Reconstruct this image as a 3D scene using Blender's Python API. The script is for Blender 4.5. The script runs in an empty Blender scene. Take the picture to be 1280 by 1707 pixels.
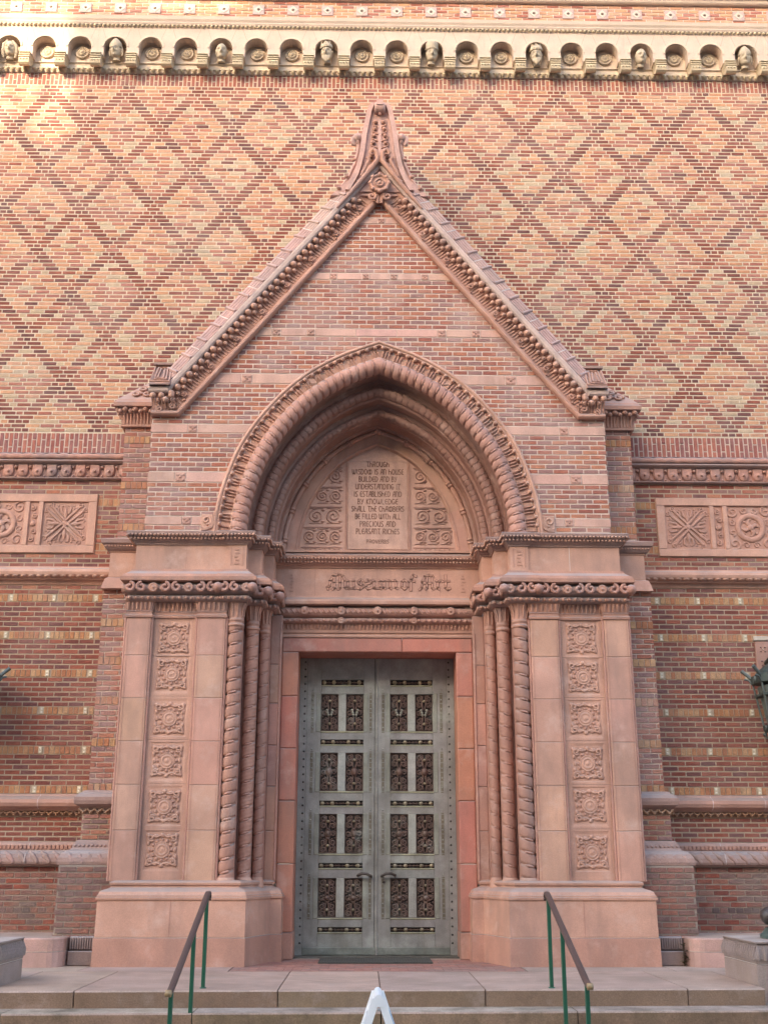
import bpy, math, random
from math import sin, cos, pi, sqrt, radians, floor
from mathutils import Matrix, Vector
random.seed(7)
S = bpy.context.scene
COL = S.collection

# ------------------------------------------------------------------ camera
CF, CP, CYAW, CROLL = 1878.0, radians(17.30), radians(0.95), radians(-0.08)
CPOS = Vector((-0.173, -16.0, 1.21))
fwd = Vector((sin(CYAW)*cos(CP), cos(CYAW)*cos(CP), sin(CP)))
rt = Vector((cos(CYAW), -sin(CYAW), 0))
up = rt.cross(fwd)
rt2 = rt*cos(CROLL) - up*sin(CROLL)
up2 = rt*sin(CROLL) + up*cos(CROLL)
cam = bpy.data.cameras.new('camera')
cam.sensor_fit = 'VERTICAL'; cam.sensor_height = 36.0
cam.lens = CF/1707.0*36.0
cam.clip_start = 0.1; cam.clip_end = 2000
camo = bpy.data.objects.new('camera', cam); COL.objects.link(camo)
m = Matrix((rt2, up2, -fwd)).transposed().to_4x4(); m.translation = CPOS
camo.matrix_world = m
S.camera = camo

def pix(x, y, z):
    d = Vector((x, y, z)) - CPOS
    dz = d.dot(fwd)
    if dz <= 0: return (-1e4, -1e4)
    return 640 + CF*d.dot(rt2)/dz, 853.5 - CF*d.dot(up2)/dz

# ------------------------------------------------------------------ light
SUN_EL, SUN_AZ = radians(16.0), radians(28.0)      # azimuth measured from the facade normal towards the left
sdir = Vector((-sin(SUN_AZ)*cos(SUN_EL), -cos(SUN_AZ)*cos(SUN_EL), sin(SUN_EL)))
W = bpy.data.worlds.new('World'); S.world = W; W.use_nodes = True
nt = W.node_tree
bg = nt.nodes['Background']; sky = nt.nodes.new('ShaderNodeTexSky')
sky.sky_type = 'NISHITA'; sky.sun_disc = False
sky.sun_elevation = SUN_EL
sky.sun_rotation = math.atan2(sdir.x, sdir.y)
sky.air_density = 1.0; sky.dust_density = 3.0; sky.ozone_density = 0.65
nt.links.new(sky.outputs[0], bg.inputs[0]); bg.inputs[1].default_value = 0.15
sun = bpy.data.lights.new('sun', 'SUN'); sun.energy = 2.0; sun.angle = radians(0.5); sun.color = (1.0, 0.82, 0.58)
suno = bpy.data.objects.new('sun', sun); COL.objects.link(suno)
suno.rotation_euler = sdir.to_track_quat('Z', 'Y').to_euler()
S.view_settings.view_transform = 'Standard'; S.view_settings.look = 'None'
S.view_settings.gamma = 1.0; S.view_settings.use_curve_mapping = False
S.view_settings.exposure = 2.84

# ------------------------------------------------------------------ materials
def mat(name, rough=0.85, var=0.25, scale=7.0, bump=0.2, bscale=45.0, stain=None, stain_amt=0.0, stain_scale=1.3,
        dirt=None, dirt_amt=0.0, metallic=0.0, fine=0.12, spec=0.3, streak=1.0, bdist=0.02, bloom=None):
    M = bpy.data.materials.new(name); M.use_nodes = True
    n = M.node_tree.nodes; L = M.node_tree.links
    b = n['Principled BSDF']
    b.inputs['Roughness'].default_value = rough; b.inputs['Metallic'].default_value = metallic
    b.inputs['Specular IOR Level'].default_value = spec
    at = n.new('ShaderNodeAttribute'); at.attribute_name = 'col'
    geo = n.new('ShaderNodeNewGeometry')
    def noise(sc, det=4.0, rough_=0.6, src=None):
        t = n.new('ShaderNodeTexNoise'); t.inputs['Scale'].default_value = sc
        t.inputs['Detail'].default_value = det; t.inputs['Roughness'].default_value = rough_
        L.new(src or geo.outputs['Position'], t.inputs['Vector']); return t
    def rng(sock, a, bb, c, d):
        r = n.new('ShaderNodeMapRange'); L.new(sock, r.inputs[0])
        for i, v in enumerate((a, bb, c, d)): r.inputs[i+1].default_value = v
        return r.outputs[0]
    def mul(c, f):
        x = n.new('ShaderNodeMix'); x.data_type = 'RGBA'; x.blend_type = 'MULTIPLY'; x.inputs[0].default_value = 1.0
        L.new(c, x.inputs[6])
        cc = n.new('ShaderNodeCombineColor')
        for i in range(3): L.new(f, cc.inputs[i])
        L.new(cc.outputs[0], x.inputs[7]); return x.outputs[2]
    def mixc(c, f, colr):
        x = n.new('ShaderNodeMix'); x.data_type = 'RGBA'; L.new(f, x.inputs[0]); L.new(c, x.inputs[6])
        x.inputs[7].default_value = (*colr, 1); return x.outputs[2]
    c = at.outputs['Color']
    c = mul(c, rng(noise(scale).outputs[0], 0.25, 0.75, 1-var, 1+var))
    if fine: c = mul(c, rng(noise(bscale*1.3, 2.0).outputs[0], 0.3, 0.7, 1-fine, 1+fine))
    if stain:
        mp = n.new('ShaderNodeVectorMath'); mp.operation = 'MULTIPLY'; L.new(geo.outputs['Position'], mp.inputs[0])
        mp.inputs[1].default_value = (1, 1, 1.0/streak)
        c = mixc(c, rng(noise(stain_scale, 6.0, 0.65, mp.outputs[0]).outputs[0], 0.47, 0.72, 0.0, stain_amt), stain)
    if bloom: c = mixc(c, rng(noise(2.6, 8.0, 0.7).outputs[0], 0.53, 0.75, 0.0, 0.6), bloom)
    if dirt:
        sx = n.new('ShaderNodeSeparateXYZ'); L.new(geo.outputs['True Normal'], sx.inputs[0])
        f = rng(sx.outputs[2], 0.35, 0.8, 0.0, dirt_amt)
        mm = n.new('ShaderNodeMath'); mm.operation = 'MULTIPLY'; L.new(f, mm.inputs[0])
        L.new(rng(noise(3.0, 5.0).outputs[0], 0.3, 0.6, 0.5, 1.0), mm.inputs[1])
        c = mixc(c, mm.outputs[0], dirt)
    L.new(c, b.inputs['Base Color'])
    if bump:
        bp = n.new('ShaderNodeBump'); bp.inputs['Strength'].default_value = bump; bp.inputs['Distance'].default_value = bdist
        L.new(noise(bscale, 5.0, 0.65).outputs[0], bp.inputs['Height']); L.new(bp.outputs[0], b.inputs['Normal'])
    return M

BRICK = mat('brick', 0.9, 0.22, 12, 0.5, 70, (0.40, 0.31, 0.29), 0.28, 0.9, fine=0.16)
BRICKW = mat('brick_washed', 0.9, 0.2, 12, 0.5, 70, (0.50, 0.36, 0.33), 0.55, 1.1, fine=0.16)
BRICKD = mat('brick_dirty', 0.92, 0.25, 9, 0.5, 70, (0.22, 0.17, 0.145), 0.75, 1.6, fine=0.2)
MORTAR = mat('mortar', 0.95, 0.12, 9, 0.3, 120, (0.48, 0.38, 0.30), 0.35, 1.1)
TERRA = mat('terracotta', 0.62, 0.17, 2.2, 0.22, 60, (0.27, 0.165, 0.135), 0.8, 1.5, (0.30, 0.26, 0.24), 0.75, fine=0.09, spec=0.35, streak=3.5, bdist=0.01, bloom=(0.60, 0.42, 0.35))
TERRAW = mat('terracotta_weathered', 0.75, 0.18, 5.0, 0.3, 60, (0.24, 0.19, 0.185), 0.65, 2.2, (0.33, 0.295, 0.29), 0.8, fine=0.12, spec=0.3, streak=2.0)
CREAM = mat('cream_terracotta', 0.7, 0.10, 4.0, 0.15, 60, (0.40, 0.33, 0.25), 0.4, 1.5, (0.42, 0.40, 0.34), 0.5, fine=0.06)
BRONZE = mat('patinated_bronze', 0.5, 0.28, 5.0, 0.12, 90, (0.13, 0.115, 0.085), 0.6, 1.8, fine=0.18, metallic=0.15, spec=0.5, streak=6.0, bloom=(0.42, 0.45, 0.40))
IRON = mat('dark_metal', 0.45, 0.15, 8.0, 0.1, 90, fine=0.1, metallic=0.3, spec=0.5)
PAINT = mat('paint', 0.4, 0.08, 5.0, 0.05, 60, fine=0.05, spec=0.45)
STONE = mat('paving_stone', 0.9, 0.18, 2.5, 0.4, 60, (0.19, 0.14, 0.105), 0.75, 1.3, fine=0.16, bloom=(0.48, 0.36, 0.30))
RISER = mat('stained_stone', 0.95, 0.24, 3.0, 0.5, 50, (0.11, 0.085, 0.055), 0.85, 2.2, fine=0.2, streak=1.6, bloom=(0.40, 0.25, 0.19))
ASPH = mat('paving_ground', 0.95, 0.15, 2.0, 0.3, 60, fine=0.15)
PLASTIC = mat('white_plastic', 0.35, 0.03, 5.0, 0.0, 60, fine=0.0, spec=0.5)
GLASS = mat('lantern_glass', 0.15, 0.1, 6.0, 0.0, 60, fine=0.0, spec=0.6)
RUBBER = mat('rubber', 0.9, 0.15, 9.0, 0.4, 90, fine=0.15)
LEAF = mat('leaf', 0.8, 0.25, 9.0, 0.0, 60, fine=0.1)

# ------------------------------------------------------------------ mesh builder
def jit(c, a=0.08, h=0.03):
    k = 1 + random.uniform(-a, a)
    return tuple(max(0.0, min(0.95, x*k*(1+random.uniform(-h, h)))) for x in c)

class MB:
    def __init__(self, sx=1): self.v = []; self.f = []; self.c = []; self.s = []; self.sx = sx
    def add(self, vs, fs, col, smooth=False):
        o = len(self.v)
        if self.sx == 1: self.v.extend(tuple(p) for p in vs)
        else: self.v.extend((p[0]*self.sx, p[1], p[2]) for p in vs)
        multi = isinstance(col, list)
        for i, f in enumerate(fs):
            self.f.append(tuple(o+k for k in f)); self.c.append(col[i] if multi else col); self.s.append(smooth)
    def box(self, x0, x1, y0, y1, z0, z1, col):
        self.add([(x0,y0,z0),(x1,y0,z0),(x1,y1,z0),(x0,y1,z0),(x0,y0,z1),(x1,y0,z1),(x1,y1,z1),(x0,y1,z1)],
                 [(0,1,5,4),(1,2,6,5),(2,3,7,6),(3,0,4,7),(4,5,6,7),(3,2,1,0)], col)
    def bbox(self, x0, x1, y0, y1, z0, z1, col, b=0.01):      # box with a bevelled front face (front = y0)
        self.add([(x0,y0+b,z0),(x1,y0+b,z0),(x1,y1,z0),(x0,y1,z0),(x0,y0+b,z1),(x1,y0+b,z1),(x1,y1,z1),(x0,y1,z1),
                  (x0+b,y0,z0+b),(x1-b,y0,z0+b),(x1-b,y0,z1-b),(x0+b,y0,z1-b)],
                 [(8,9,10,11),(0,1,9,8),(1,5,10,9),(5,4,11,10),(4,0,8,11),(1,2,6,5),(2,3,7,6),(3,0,4,7),(4,5,6,7),(3,2,1,0)], col)
    def quad(self, a, b, c, d, col): self.add([a,b,c,d], [(0,1,2,3)], col)
    def rings(self, R, col, smooth=True, close=True, caps=True):
        n = len(R[0]); vs = [p for r in R for p in r]; fs = []
        for i in range(len(R)-1):
            for j in range(n if close else n-1):
                k = (j+1) % n
                fs.append((i*n+j, i*n+k, (i+1)*n+k, (i+1)*n+j))
        self.add(vs, fs, col, smooth)
        if caps and close:
            self.add(R[0], [tuple(range(n))[::-1]], col if not isinstance(col, list) else col[0])
            self.add(R[-1], [tuple(range(n))], col if not isinstance(col, list) else col[0])
    def tube(self, path, r, col, n=6, caps=True, flat=1.0):
        P = [Vector(p) for p in path]; R = []
        m = len(P); prevu = None
        for i in range(m):
            t = (P[min(i+1, m-1)] - P[max(i-1, 0)])
            if t.length < 1e-9: t = Vector((0,0,1))
            t.normalize()
            if prevu is None:
                a = Vector((0,1,0)) if abs(t.y) < 0.9 else Vector((1,0,0))
                u = a - t*a.dot(t)
            else: u = prevu - t*prevu.dot(t)
            u.normalize(); prevu = u; w = t.cross(u)
            rr = r[i] if isinstance(r, (list, tuple)) else r
            R.append([tuple(P[i] + u*(rr*flat*cos(2*pi*k/n)) + w*(rr*sin(2*pi*k/n))) for k in range(n)])
        self.rings(R, col, True, True, caps)
    def ball(self, c, r, col, seg=8, ring=5, s=(1,1,1)):
        R = []
        for i in range(ring+1):
            a = pi*i/ring
            rr = max(sin(a), 0.02)
            R.append([(c[0]+r*s[0]*rr*cos(2*pi*k/seg), c[1]-r*s[1]*cos(a), c[2]+r*s[2]*rr*sin(2*pi*k/seg)) for k in range(seg)])
        self.rings(R, col, True, True, False)
    def lathe(self, c, prof, col, n=16, axis='z', smooth=True):
        R = []
        for r, h in prof:
            r = max(r, 1e-4)
            if axis == 'z': R.append([(c[0]+r*cos(2*pi*k/n), c[1]+r*sin(2*pi*k/n), c[2]+h) for k in range(n)])
            elif axis == 'x': R.append([(c[0]+h, c[1]+r*cos(2*pi*k/n), c[2]+r*sin(2*pi*k/n)) for k in range(n)])
            else: R.append([(c[0]+r*cos(2*pi*k/n), c[1]-h, c[2]+r*sin(2*pi*k/n)) for k in range(n)])
        self.rings(R, col, smooth, True, True)
    def build(self, name, material, parent=None, kind=None):
        me = bpy.data.meshes.new(name)
        me.from_pydata(self.v, [], self.f)
        a = me.attributes.new('col', 'FLOAT_COLOR', 'FACE')
        buf = []
        for c in self.c: buf.extend((c[0], c[1], c[2], 1.0))
        a.data.foreach_set('color', buf)
        me.polygons.foreach_set('use_smooth', self.s)
        me.materials.append(material); me.update()
        o = bpy.data.objects.new(name, me); COL.objects.link(o)
        if parent: o.parent = parent
        if kind: o['kind'] = kind
        return o

def thing(name, label, cat, group=None, loc=(0,0,0)):
    o = bpy.data.objects.new(name, None); COL.objects.link(o); o.empty_display_size = 0.2
    o['label'] = label; o['category'] = cat; o['kind'] = 'thing'
    if group: o['group'] = group
    o.location = loc
    return o
def tag(o, label, cat, group=None):
    o['label'] = label; o['category'] = cat; o['kind'] = 'thing'
    if group: o['group'] = group
    return o
def copy(o, loc, parent, sc=None):
    c = o.copy(); COL.objects.link(c); c.location = loc; c.parent = parent
    if sc: c.scale = sc
    return c
def copy_tree(o, loc, parent, sc=None):
    c = copy(o, loc, parent, sc)
    for ch in list(o.children):
        copy_tree(ch, ch.location, c)
    return c

def offset(poly, d):
    out = []; n = len(poly)
    def nrm(a, b):
        dx, dy = b[0]-a[0], b[1]-a[1]; l = sqrt(dx*dx+dy*dy); return (dy/l, -dx/l)
    for i in range(n):
        if i == 0: nx, ny = nrm(poly[0], poly[1]); out.append((poly[0][0]+nx*d, poly[0][1]+ny*d)); continue
        if i == n-1: nx, ny = nrm(poly[-2], poly[-1]); out.append((poly[-1][0]+nx*d, poly[-1][1]+ny*d)); continue
        a = nrm(poly[i-1], poly[i]); b = nrm(poly[i], poly[i+1])
        k = 1 + a[0]*b[0] + a[1]*b[1]
        k = max(k, 0.3)
        out.append((poly[i][0]+(a[0]+b[0])/k*d, poly[i][1]+(a[1]+b[1])/k*d))
    return out
def mould(mb, plan, rings, col, smooth=False):
    R = [[(x, y, z) for x, y in offset(plan, o)] for z, o in rings]
    mb.rings(R, col, smooth, False, False)
def cap(mb, plan, off, z, col):
    p = offset(plan, off); mb.add([(x, y, z) for x, y in p], [tuple(range(len(p)))], col)
def mirror(plan): return [(-x, y) for x, y in reversed(plan)]
def along(poly, step, start=0.5):
    """points spaced along a polyline: (x, y, nx, ny)"""
    out = []
    for (ax, ay), (bx, by) in zip(poly, poly[1:]):
        l = sqrt((bx-ax)**2+(by-ay)**2)
        k = max(1, int(round(l/step)))
        for i in range(k):
            t = (i+start)/k
            out.append((ax+(bx-ax)*t, ay+(by-ay)*t, (by-ay)/l, -(bx-ax)/l))
    return out
def spiral(cx, cz, r0, r1, a0, turns, y, n=22):
    return [(cx+(r0+(r1-r0)*i/n)*cos(a0+turns*2*pi*i/n), y, cz+(r0+(r1-r0)*i/n)*sin(a0+turns*2*pi*i/n)) for i in range(n+1)]

# ------------------------------------------------------------------ colours
T1 = (0.525, 0.292, 0.212)      # terracotta
T2 = (0.45, 0.237, 0.173)
T3 = (0.43, 0.22, 0.168)
TR = (0.46, 0.185, 0.13)      # redder jamb terracotta
TD = (0.33, 0.205, 0.17)
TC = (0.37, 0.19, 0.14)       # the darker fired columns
CR = (0.52, 0.395, 0.315)
CRD = (0.40, 0.315, 0.235)
PAL_DARK = [(0.225,0.068,0.047),(0.18,0.058,0.045),(0.255,0.08,0.054),(0.15,0.06,0.054),(0.235,0.085,0.066)]
PAL_RED = [(0.34,0.125,0.086),(0.38,0.15,0.10),(0.29,0.105,0.075),(0.34,0.138,0.108)]
PAL_ORANGE = [(0.49,0.245,0.14),(0.52,0.275,0.16),(0.46,0.22,0.125),(0.50,0.265,0.17)]
PAL_BUFF = [(0.46,0.335,0.22),(0.44,0.31,0.205),(0.47,0.345,0.235),(0.42,0.32,0.225)]
PAL_WALL = [(0.24,0.072,0.05),(0.28,0.085,0.056),(0.20,0.066,0.05),(0.245,0.085,0.064),(0.31,0.10,0.065),(0.18,0.072,0.064)]
PAL_GABLE = [(0.38,0.145,0.09),(0.34,0.12,0.08),(0.27,0.14,0.122),(0.42,0.175,0.105),(0.30,0.155,0.135),(0.36,0.16,0.115),(0.29,0.10,0.072)]
PAL_BAND = [(0.46,0.235,0.115),(0.42,0.19,0.092),(0.48,0.28,0.15),(0.40,0.165,0.085)]
PAL_PIER = [(0.36,0.155,0.115),(0.31,0.165,0.14),(0.40,0.17,0.11),(0.28,0.155,0.14),(0.34,0.13,0.09)]
PAL_DIRTY = [(0.26,0.12,0.095),(0.23,0.115,0.095),(0.29,0.125,0.09),(0.21,0.12,0.105)]
PAL_SOLD = [(0.33,0.115,0.085),(0.29,0.10,0.08),(0.37,0.135,0.095),(0.27,0.11,0.095)]
MORT_BUFF = (0.58, 0.475, 0.36)
MORT_PINK = (0.60, 0.475, 0.40)
MORT_DARK = (0.42, 0.32, 0.23)

# ------------------------------------------------------------------ bricks
_unit = {}
def unit_brick(col, material):
    k = (col, material.name)
    if k not in _unit:
        mb = MB(); mb.box(-0.5, 0.5, 0, 1, -0.5, 0.5, col)
        o = mb.build('brick', material); _unit[k] = o.data; bpy.data.objects.remove(o)
    return _unit[k]
class Bricks:
    def __init__(self, material): self.b = []; self.m = material
    def add(self, x0, x1, z0, z1, y, col, depth=0.03, single=True):
        if x1-x0 < 0.02: return
        self.b.append((x0, x1, z0, z1, y + random.uniform(-0.0025, 0.0025), col, depth, single))
    def course(self, xa, xb, z0, z1, y, pal, phase, L=0.2145, j=0.017, depth=0.03, jz=0.0205):
        k = floor((xa-phase)/L); x = phase + k*L
        while x < xb:
            a, b = max(x, xa), min(x+L, xb)
            if b-a > 0.03: self.add(a+j/2, b-j/2, z0+jz/2, z1-jz/2, y, random.choice(pal), depth)
            x += L
    def headers(self, xa, xb, z0, z1, y, pal, w=0.0715, j=0.013, depth=0.03, skip=None):
        n = max(1, round((xb-xa)/w)); w = (xb-xa)/n
        for i in range(n):
            xm = xa+w*(i+0.5)
            if skip and skip(xm): continue
            self.add(xa+w*i+j/2, xa+w*(i+1)-j/2, z0+0.005, z1-0.005, y, random.choice(pal), depth)
    def soldiers(self, xa, xb, z0, z1, y, pal, w=0.0695, j=0.020):
        n = round((xb-xa)/w); w = (xb-xa)/n; zm = [z0+(z1-z0)*0.33, z0+(z1-z0)*0.67]
        for i in range(n):
            z = zm[i % 2]
            for a, b in ((z0, z), (z, z1)):
                self.add(xa+w*i+j/2, xa+w*(i+1)-j/2, a+j/2, b-j/2, y, random.choice(pal))
    def finish(self, parent, n_single=290, hidden=None):
        sc = []
        for i, (x0, x1, z0, z1, y, col, d, sg) in enumerate(self.b):
            px, py = pix((x0+x1)/2, y, (z0+z1)/2)
            ok = sg and 4 < px < 1276 and 4 < py < 1703 and not (hidden and hidden((x0+x1)/2, (z0+z1)/2))
            if ok:
                qx, qy = pix(x1, y, z1); rx, ry = pix(x0, y, z0)
                sc.append((-(abs(qx-rx)*abs(qy-ry)) , i))
        sc.sort(); pick = set(i for _, i in sc[:n_single])
        mb = MB()
        for i, (x0, x1, z0, z1, y, col, d, sg) in enumerate(self.b):
            if i in pick:
                o = bpy.data.objects.new('brick', unit_brick(col, self.m)); COL.objects.link(o); o.parent = parent
                o.location = ((x0+x1)/2, y, (z0+z1)/2); o.scale = (x1-x0, d, z1-z0)
            else: mb.box(x0, x1, y, y+d, z0, z1, col)
        if mb.v: mb.build('brickwork', self.m, parent, 'stuff')

# ================================================================== SETTING
g = MB(); g.box(-300, 300, -300, 200, -1.0, -0.8, (0.11, 0.10, 0.09)); o = g.build('ground', ASPH); o['kind'] = 'structure'
SK = 0.03          # the steps run very slightly out of parallel with the facade
# landing with its slabs
land = bpy.data.objects.new('landing', None); COL.objects.link(land); land['kind'] = 'structure'
mb = MB(); mb.box(-3.88, 3.88, -3.70, -2.31, -0.8, -0.02, (0.30, 0.22, 0.17)); mb.box(-8, 8, -2.31, 0.6, -0.8, -0.02, (0.30, 0.22, 0.17)); mb.build('landing_base', RISER, land)
def ye(x): return -3.85 + SK*x
JX = [-3.885, -3.02, -1.02, 0.0, 1.05, 3.10, 3.895]
for a, b in ((-8, -3.89), (3.90, 8)):
    mb = MB(); mb.box(a+0.004, b-0.004, -2.44 if a > 0 else -2.77, -1.86, -0.05, 0.0, (0.40, 0.285, 0.23)); mb.build('slab', STONE, land)
for a, b in zip(JX, JX[1:]):
    mb = MB(); a2, b2 = a+0.006, b-0.006
    c = jit((0.42, 0.288, 0.225), 0.06)
    y1 = -1.86
    mb.add([(a2,ye(a2)+0.008,-0.164),(b2,ye(b2)+0.008,-0.164),(b2,y1,-0.164),(a2,y1,-0.164),(a2,ye(a2)+0.012,0),(b2,ye(b2)+0.012,0),(b2,y1,0),(a2,y1,0),(a2,ye(a2),-0.014),(b2,ye(b2),-0.014)],
           [(0,1,9,8),(8,9,5,4),(4,5,6,7),(1,2,6,5,9),(3,0,8,4,7),(2,3,7,6)],
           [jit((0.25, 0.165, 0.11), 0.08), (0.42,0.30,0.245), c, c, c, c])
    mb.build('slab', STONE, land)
# back part of the landing: narrow slabs in front of the plinths, brick paving in front of the door
for a, b in ((-8, -3.5), (-3.5, -1.75), (1.75, 3.5), (3.5, 8)):
    mb = MB(); mb.box(a+0.006, b-0.006, -1.85, 0.5, -0.05, 0.0, jit((0.38, 0.275, 0.225), 0.05)); mb.build('slab', STONE, land)
pv = Bricks(BRICKD)
mb = MB(); mb.box(-1.745, 1.745, -1.85, 0.5, -0.05, -0.006, (0.33, 0.24, 0.19)); mb.build('paving_bed', MORTAR, land)
yy = -1.85; k = 0
mbp = []
while yy < 0.25:
    x = -1.745 + (0.105 if k % 2 else 0) - 0.21
    while x < 1.745:
        a, b = max(x, -1.745), min(x+0.21, 1.745)
        if b-a > 0.04: mbp.append((a+0.004, b-0.004, yy+0.004, yy+0.096))
        x += 0.21
    yy += 0.1; k += 1
pm = {}
for a, b, c, d in mbp:
    col = random.choice([(0.34,0.155,0.12),(0.30,0.145,0.115),(0.38,0.18,0.135),(0.30,0.17,0.14)])
    o = bpy.data.objects.new('paving_brick', unit_brick(col, BRICKD)); COL.objects.link(o); o.parent = land
    if len([1 for q in land.children if q.name.startswith('paving_brick')]) > 290: bpy.data.objects.remove(o); continue
    o.location = ((a+b)/2, c, -0.02); o.scale = (b-a, d-c, 0.04 + random.uniform(-0.001, 0.002))
# lower steps
for i in range(1, 5):
    st = bpy.data.objects.new('stone_step', None); COL.objects.link(st); st['kind'] = 'structure'
    z = -0.16*i
    e0 = -3.85 - 0.40*i
    J2 = [-6, -3.9+0.3*i, -2.0+0.2*i, 0.3*i-0.3, 2.0-0.1*i, 4.1-0.2*i, 6]
    for a, b in zip(J2, J2[1:]):
        mb = MB(); a2, b2 = a+0.005, b-0.005; f = lambda x: e0+SK*x; bk = -3.2
        zb = z-0.158 if i < 4 else -0.82
        mb.add([(a2,f(a2)+0.008,zb),(b2,f(b2)+0.008,zb),(b2,bk,zb),(a2,bk,zb),(a2,f(a2)+0.012,z),(b2,f(b2)+0.012,z),(b2,bk,z),(a2,bk,z),(a2,f(a2),z-0.014),(b2,f(b2),z-0.014)],
               [(0,1,9,8),(8,9,5,4),(4,5,6,7),(1,2,6,5,9),(3,0,8,4,7),(2,3,7,6)],
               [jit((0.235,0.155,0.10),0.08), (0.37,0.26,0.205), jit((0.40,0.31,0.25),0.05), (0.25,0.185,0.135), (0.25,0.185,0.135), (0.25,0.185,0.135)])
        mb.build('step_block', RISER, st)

# added unseen blocks: they shade the facade, with a gap for the sun patch
YP = 45.0; KX = math.tan(SUN_AZ); KZ = math.tan(SUN_EL)/cos(SUN_AZ)
def opp(name, label, x0, x1, y0, y1, H, col):
    t = thing(name, label, 'light blocker')
    mb = MB(); mb.box(x0, x1, y0, y1, -1, H, col); mb.build('wall', BRICK, t)
    mb = MB(); mb.box(x0-0.12, x1+0.12, y0-0.12, y1+0.12, H, H+0.25, (0.40,0.36,0.30)); mb.build('parapet', CREAM, t)
    w0 = None
    n = max(1, int((x1-x0)/4.0))
    for i in range(min(n, 14)):
        for j in range(int(H/4.2)):
            x = x0+(x1-x0)*(i+0.5)/n; z = 1.5+4.2*j
            if w0 is None:
                mb = MB(); mb.box(-0.8, 0.8, 0, 0.1, 0, 2.2, (0.12,0.14,0.16)); mb.box(-0.95, 0.95, 0, 0.16, -0.15, 0, (0.5,0.46,0.4)); w0 = mb.build('window', GLASS, t); w0.location = (x, y1, z)
            else: copy(w0, (x, y1, z), t)
    return t
XL = -5.15-KX*YP
opp('shade_block', 'tall unseen brick block added to shade the facade', XL+2.75, 40, -YP-11, -YP, 17.5+KZ*YP, (0.17,0.10,0.075))
opp('corner_shade_block', 'narrow unseen brick block added with a lower top to let sun past', XL, XL+2.7, -YP-10, -YP, 15.0+KZ*YP, (0.17,0.11,0.08))
opp('link_shade_block', 'low unseen brick block added to cut off the sun patch below', XL-9.0, XL-0.05, -YP-3, -YP-1, 12.3+KZ*(YP+1), (0.18,0.11,0.085))
opp('left_shade_block', 'lower unseen brick block added to bound the sun patch on the left', XL-40, XL-9.2, -YP-10, -YP, 13.5+KZ*YP, (0.18,0.12,0.09))

tr = thing('sun_filter_tree', 'tall unseen leafy tree added to thin the sun patch', 'tree')  # unseen tree added in the sun's path, its leaves dim the patch
mb = MB(); rg = random.Random(5)
D_ = 36.0; tx, tz = -5.7-KX*D_, 13.9+KZ*D_
mb.tube([(tx, -D_, -0.8), (tx+0.1, -D_, 8), (tx-0.1, -D_, 15), (tx, -D_, tz)], [0.42, 0.34, 0.25, 0.06], (0.10,0.075,0.055), 8)
for k in range(14):
    a = rg.uniform(0, 2*pi); z = rg.uniform(12, tz-1); l = rg.uniform(1.8, 3.4)
    mb.tube([(tx, -D_, z), (tx+l*0.5*cos(a), -D_+l*0.5*sin(a), z+0.9), (tx+l*cos(a), -D_+l*sin(a), z+2.2)], [0.12, 0.07, 0.02], (0.10,0.075,0.055), 6)
mb.build('trunk', LEAF, tr)
mb = MB()
for k in range(620):
    while True:
        p = [rg.uniform(-1, 1) for _ in range(3)]
        if sum(c*c for c in p) < 1 and (sin(p[0]*5.1+1)*sin(p[2]*4.3)*sin(p[1]*3.7+2) > -0.28): break
    c = Vector((tx+p[0]*4.2, -D_+p[1]*3.6, tz-0.5+p[2]*6.5))
    n_ = Vector((rg.uniform(-1,1), rg.uniform(-1,1), rg.uniform(-1,1))).normalized(); u = n_.orthogonal().normalized(); w = n_.cross(u); h = rg.uniform(0.10, 0.20)
    mb.add([tuple(c-u*h*1.5), tuple(c+w*h), tuple(c+u*h*1.5), tuple(c-w*h)], [(0,1,2,3)], rg.choice([(0.05,0.085,0.025),(0.065,0.10,0.03),(0.045,0.07,0.02)]))
mb.build('crown', LEAF, tr)

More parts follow.
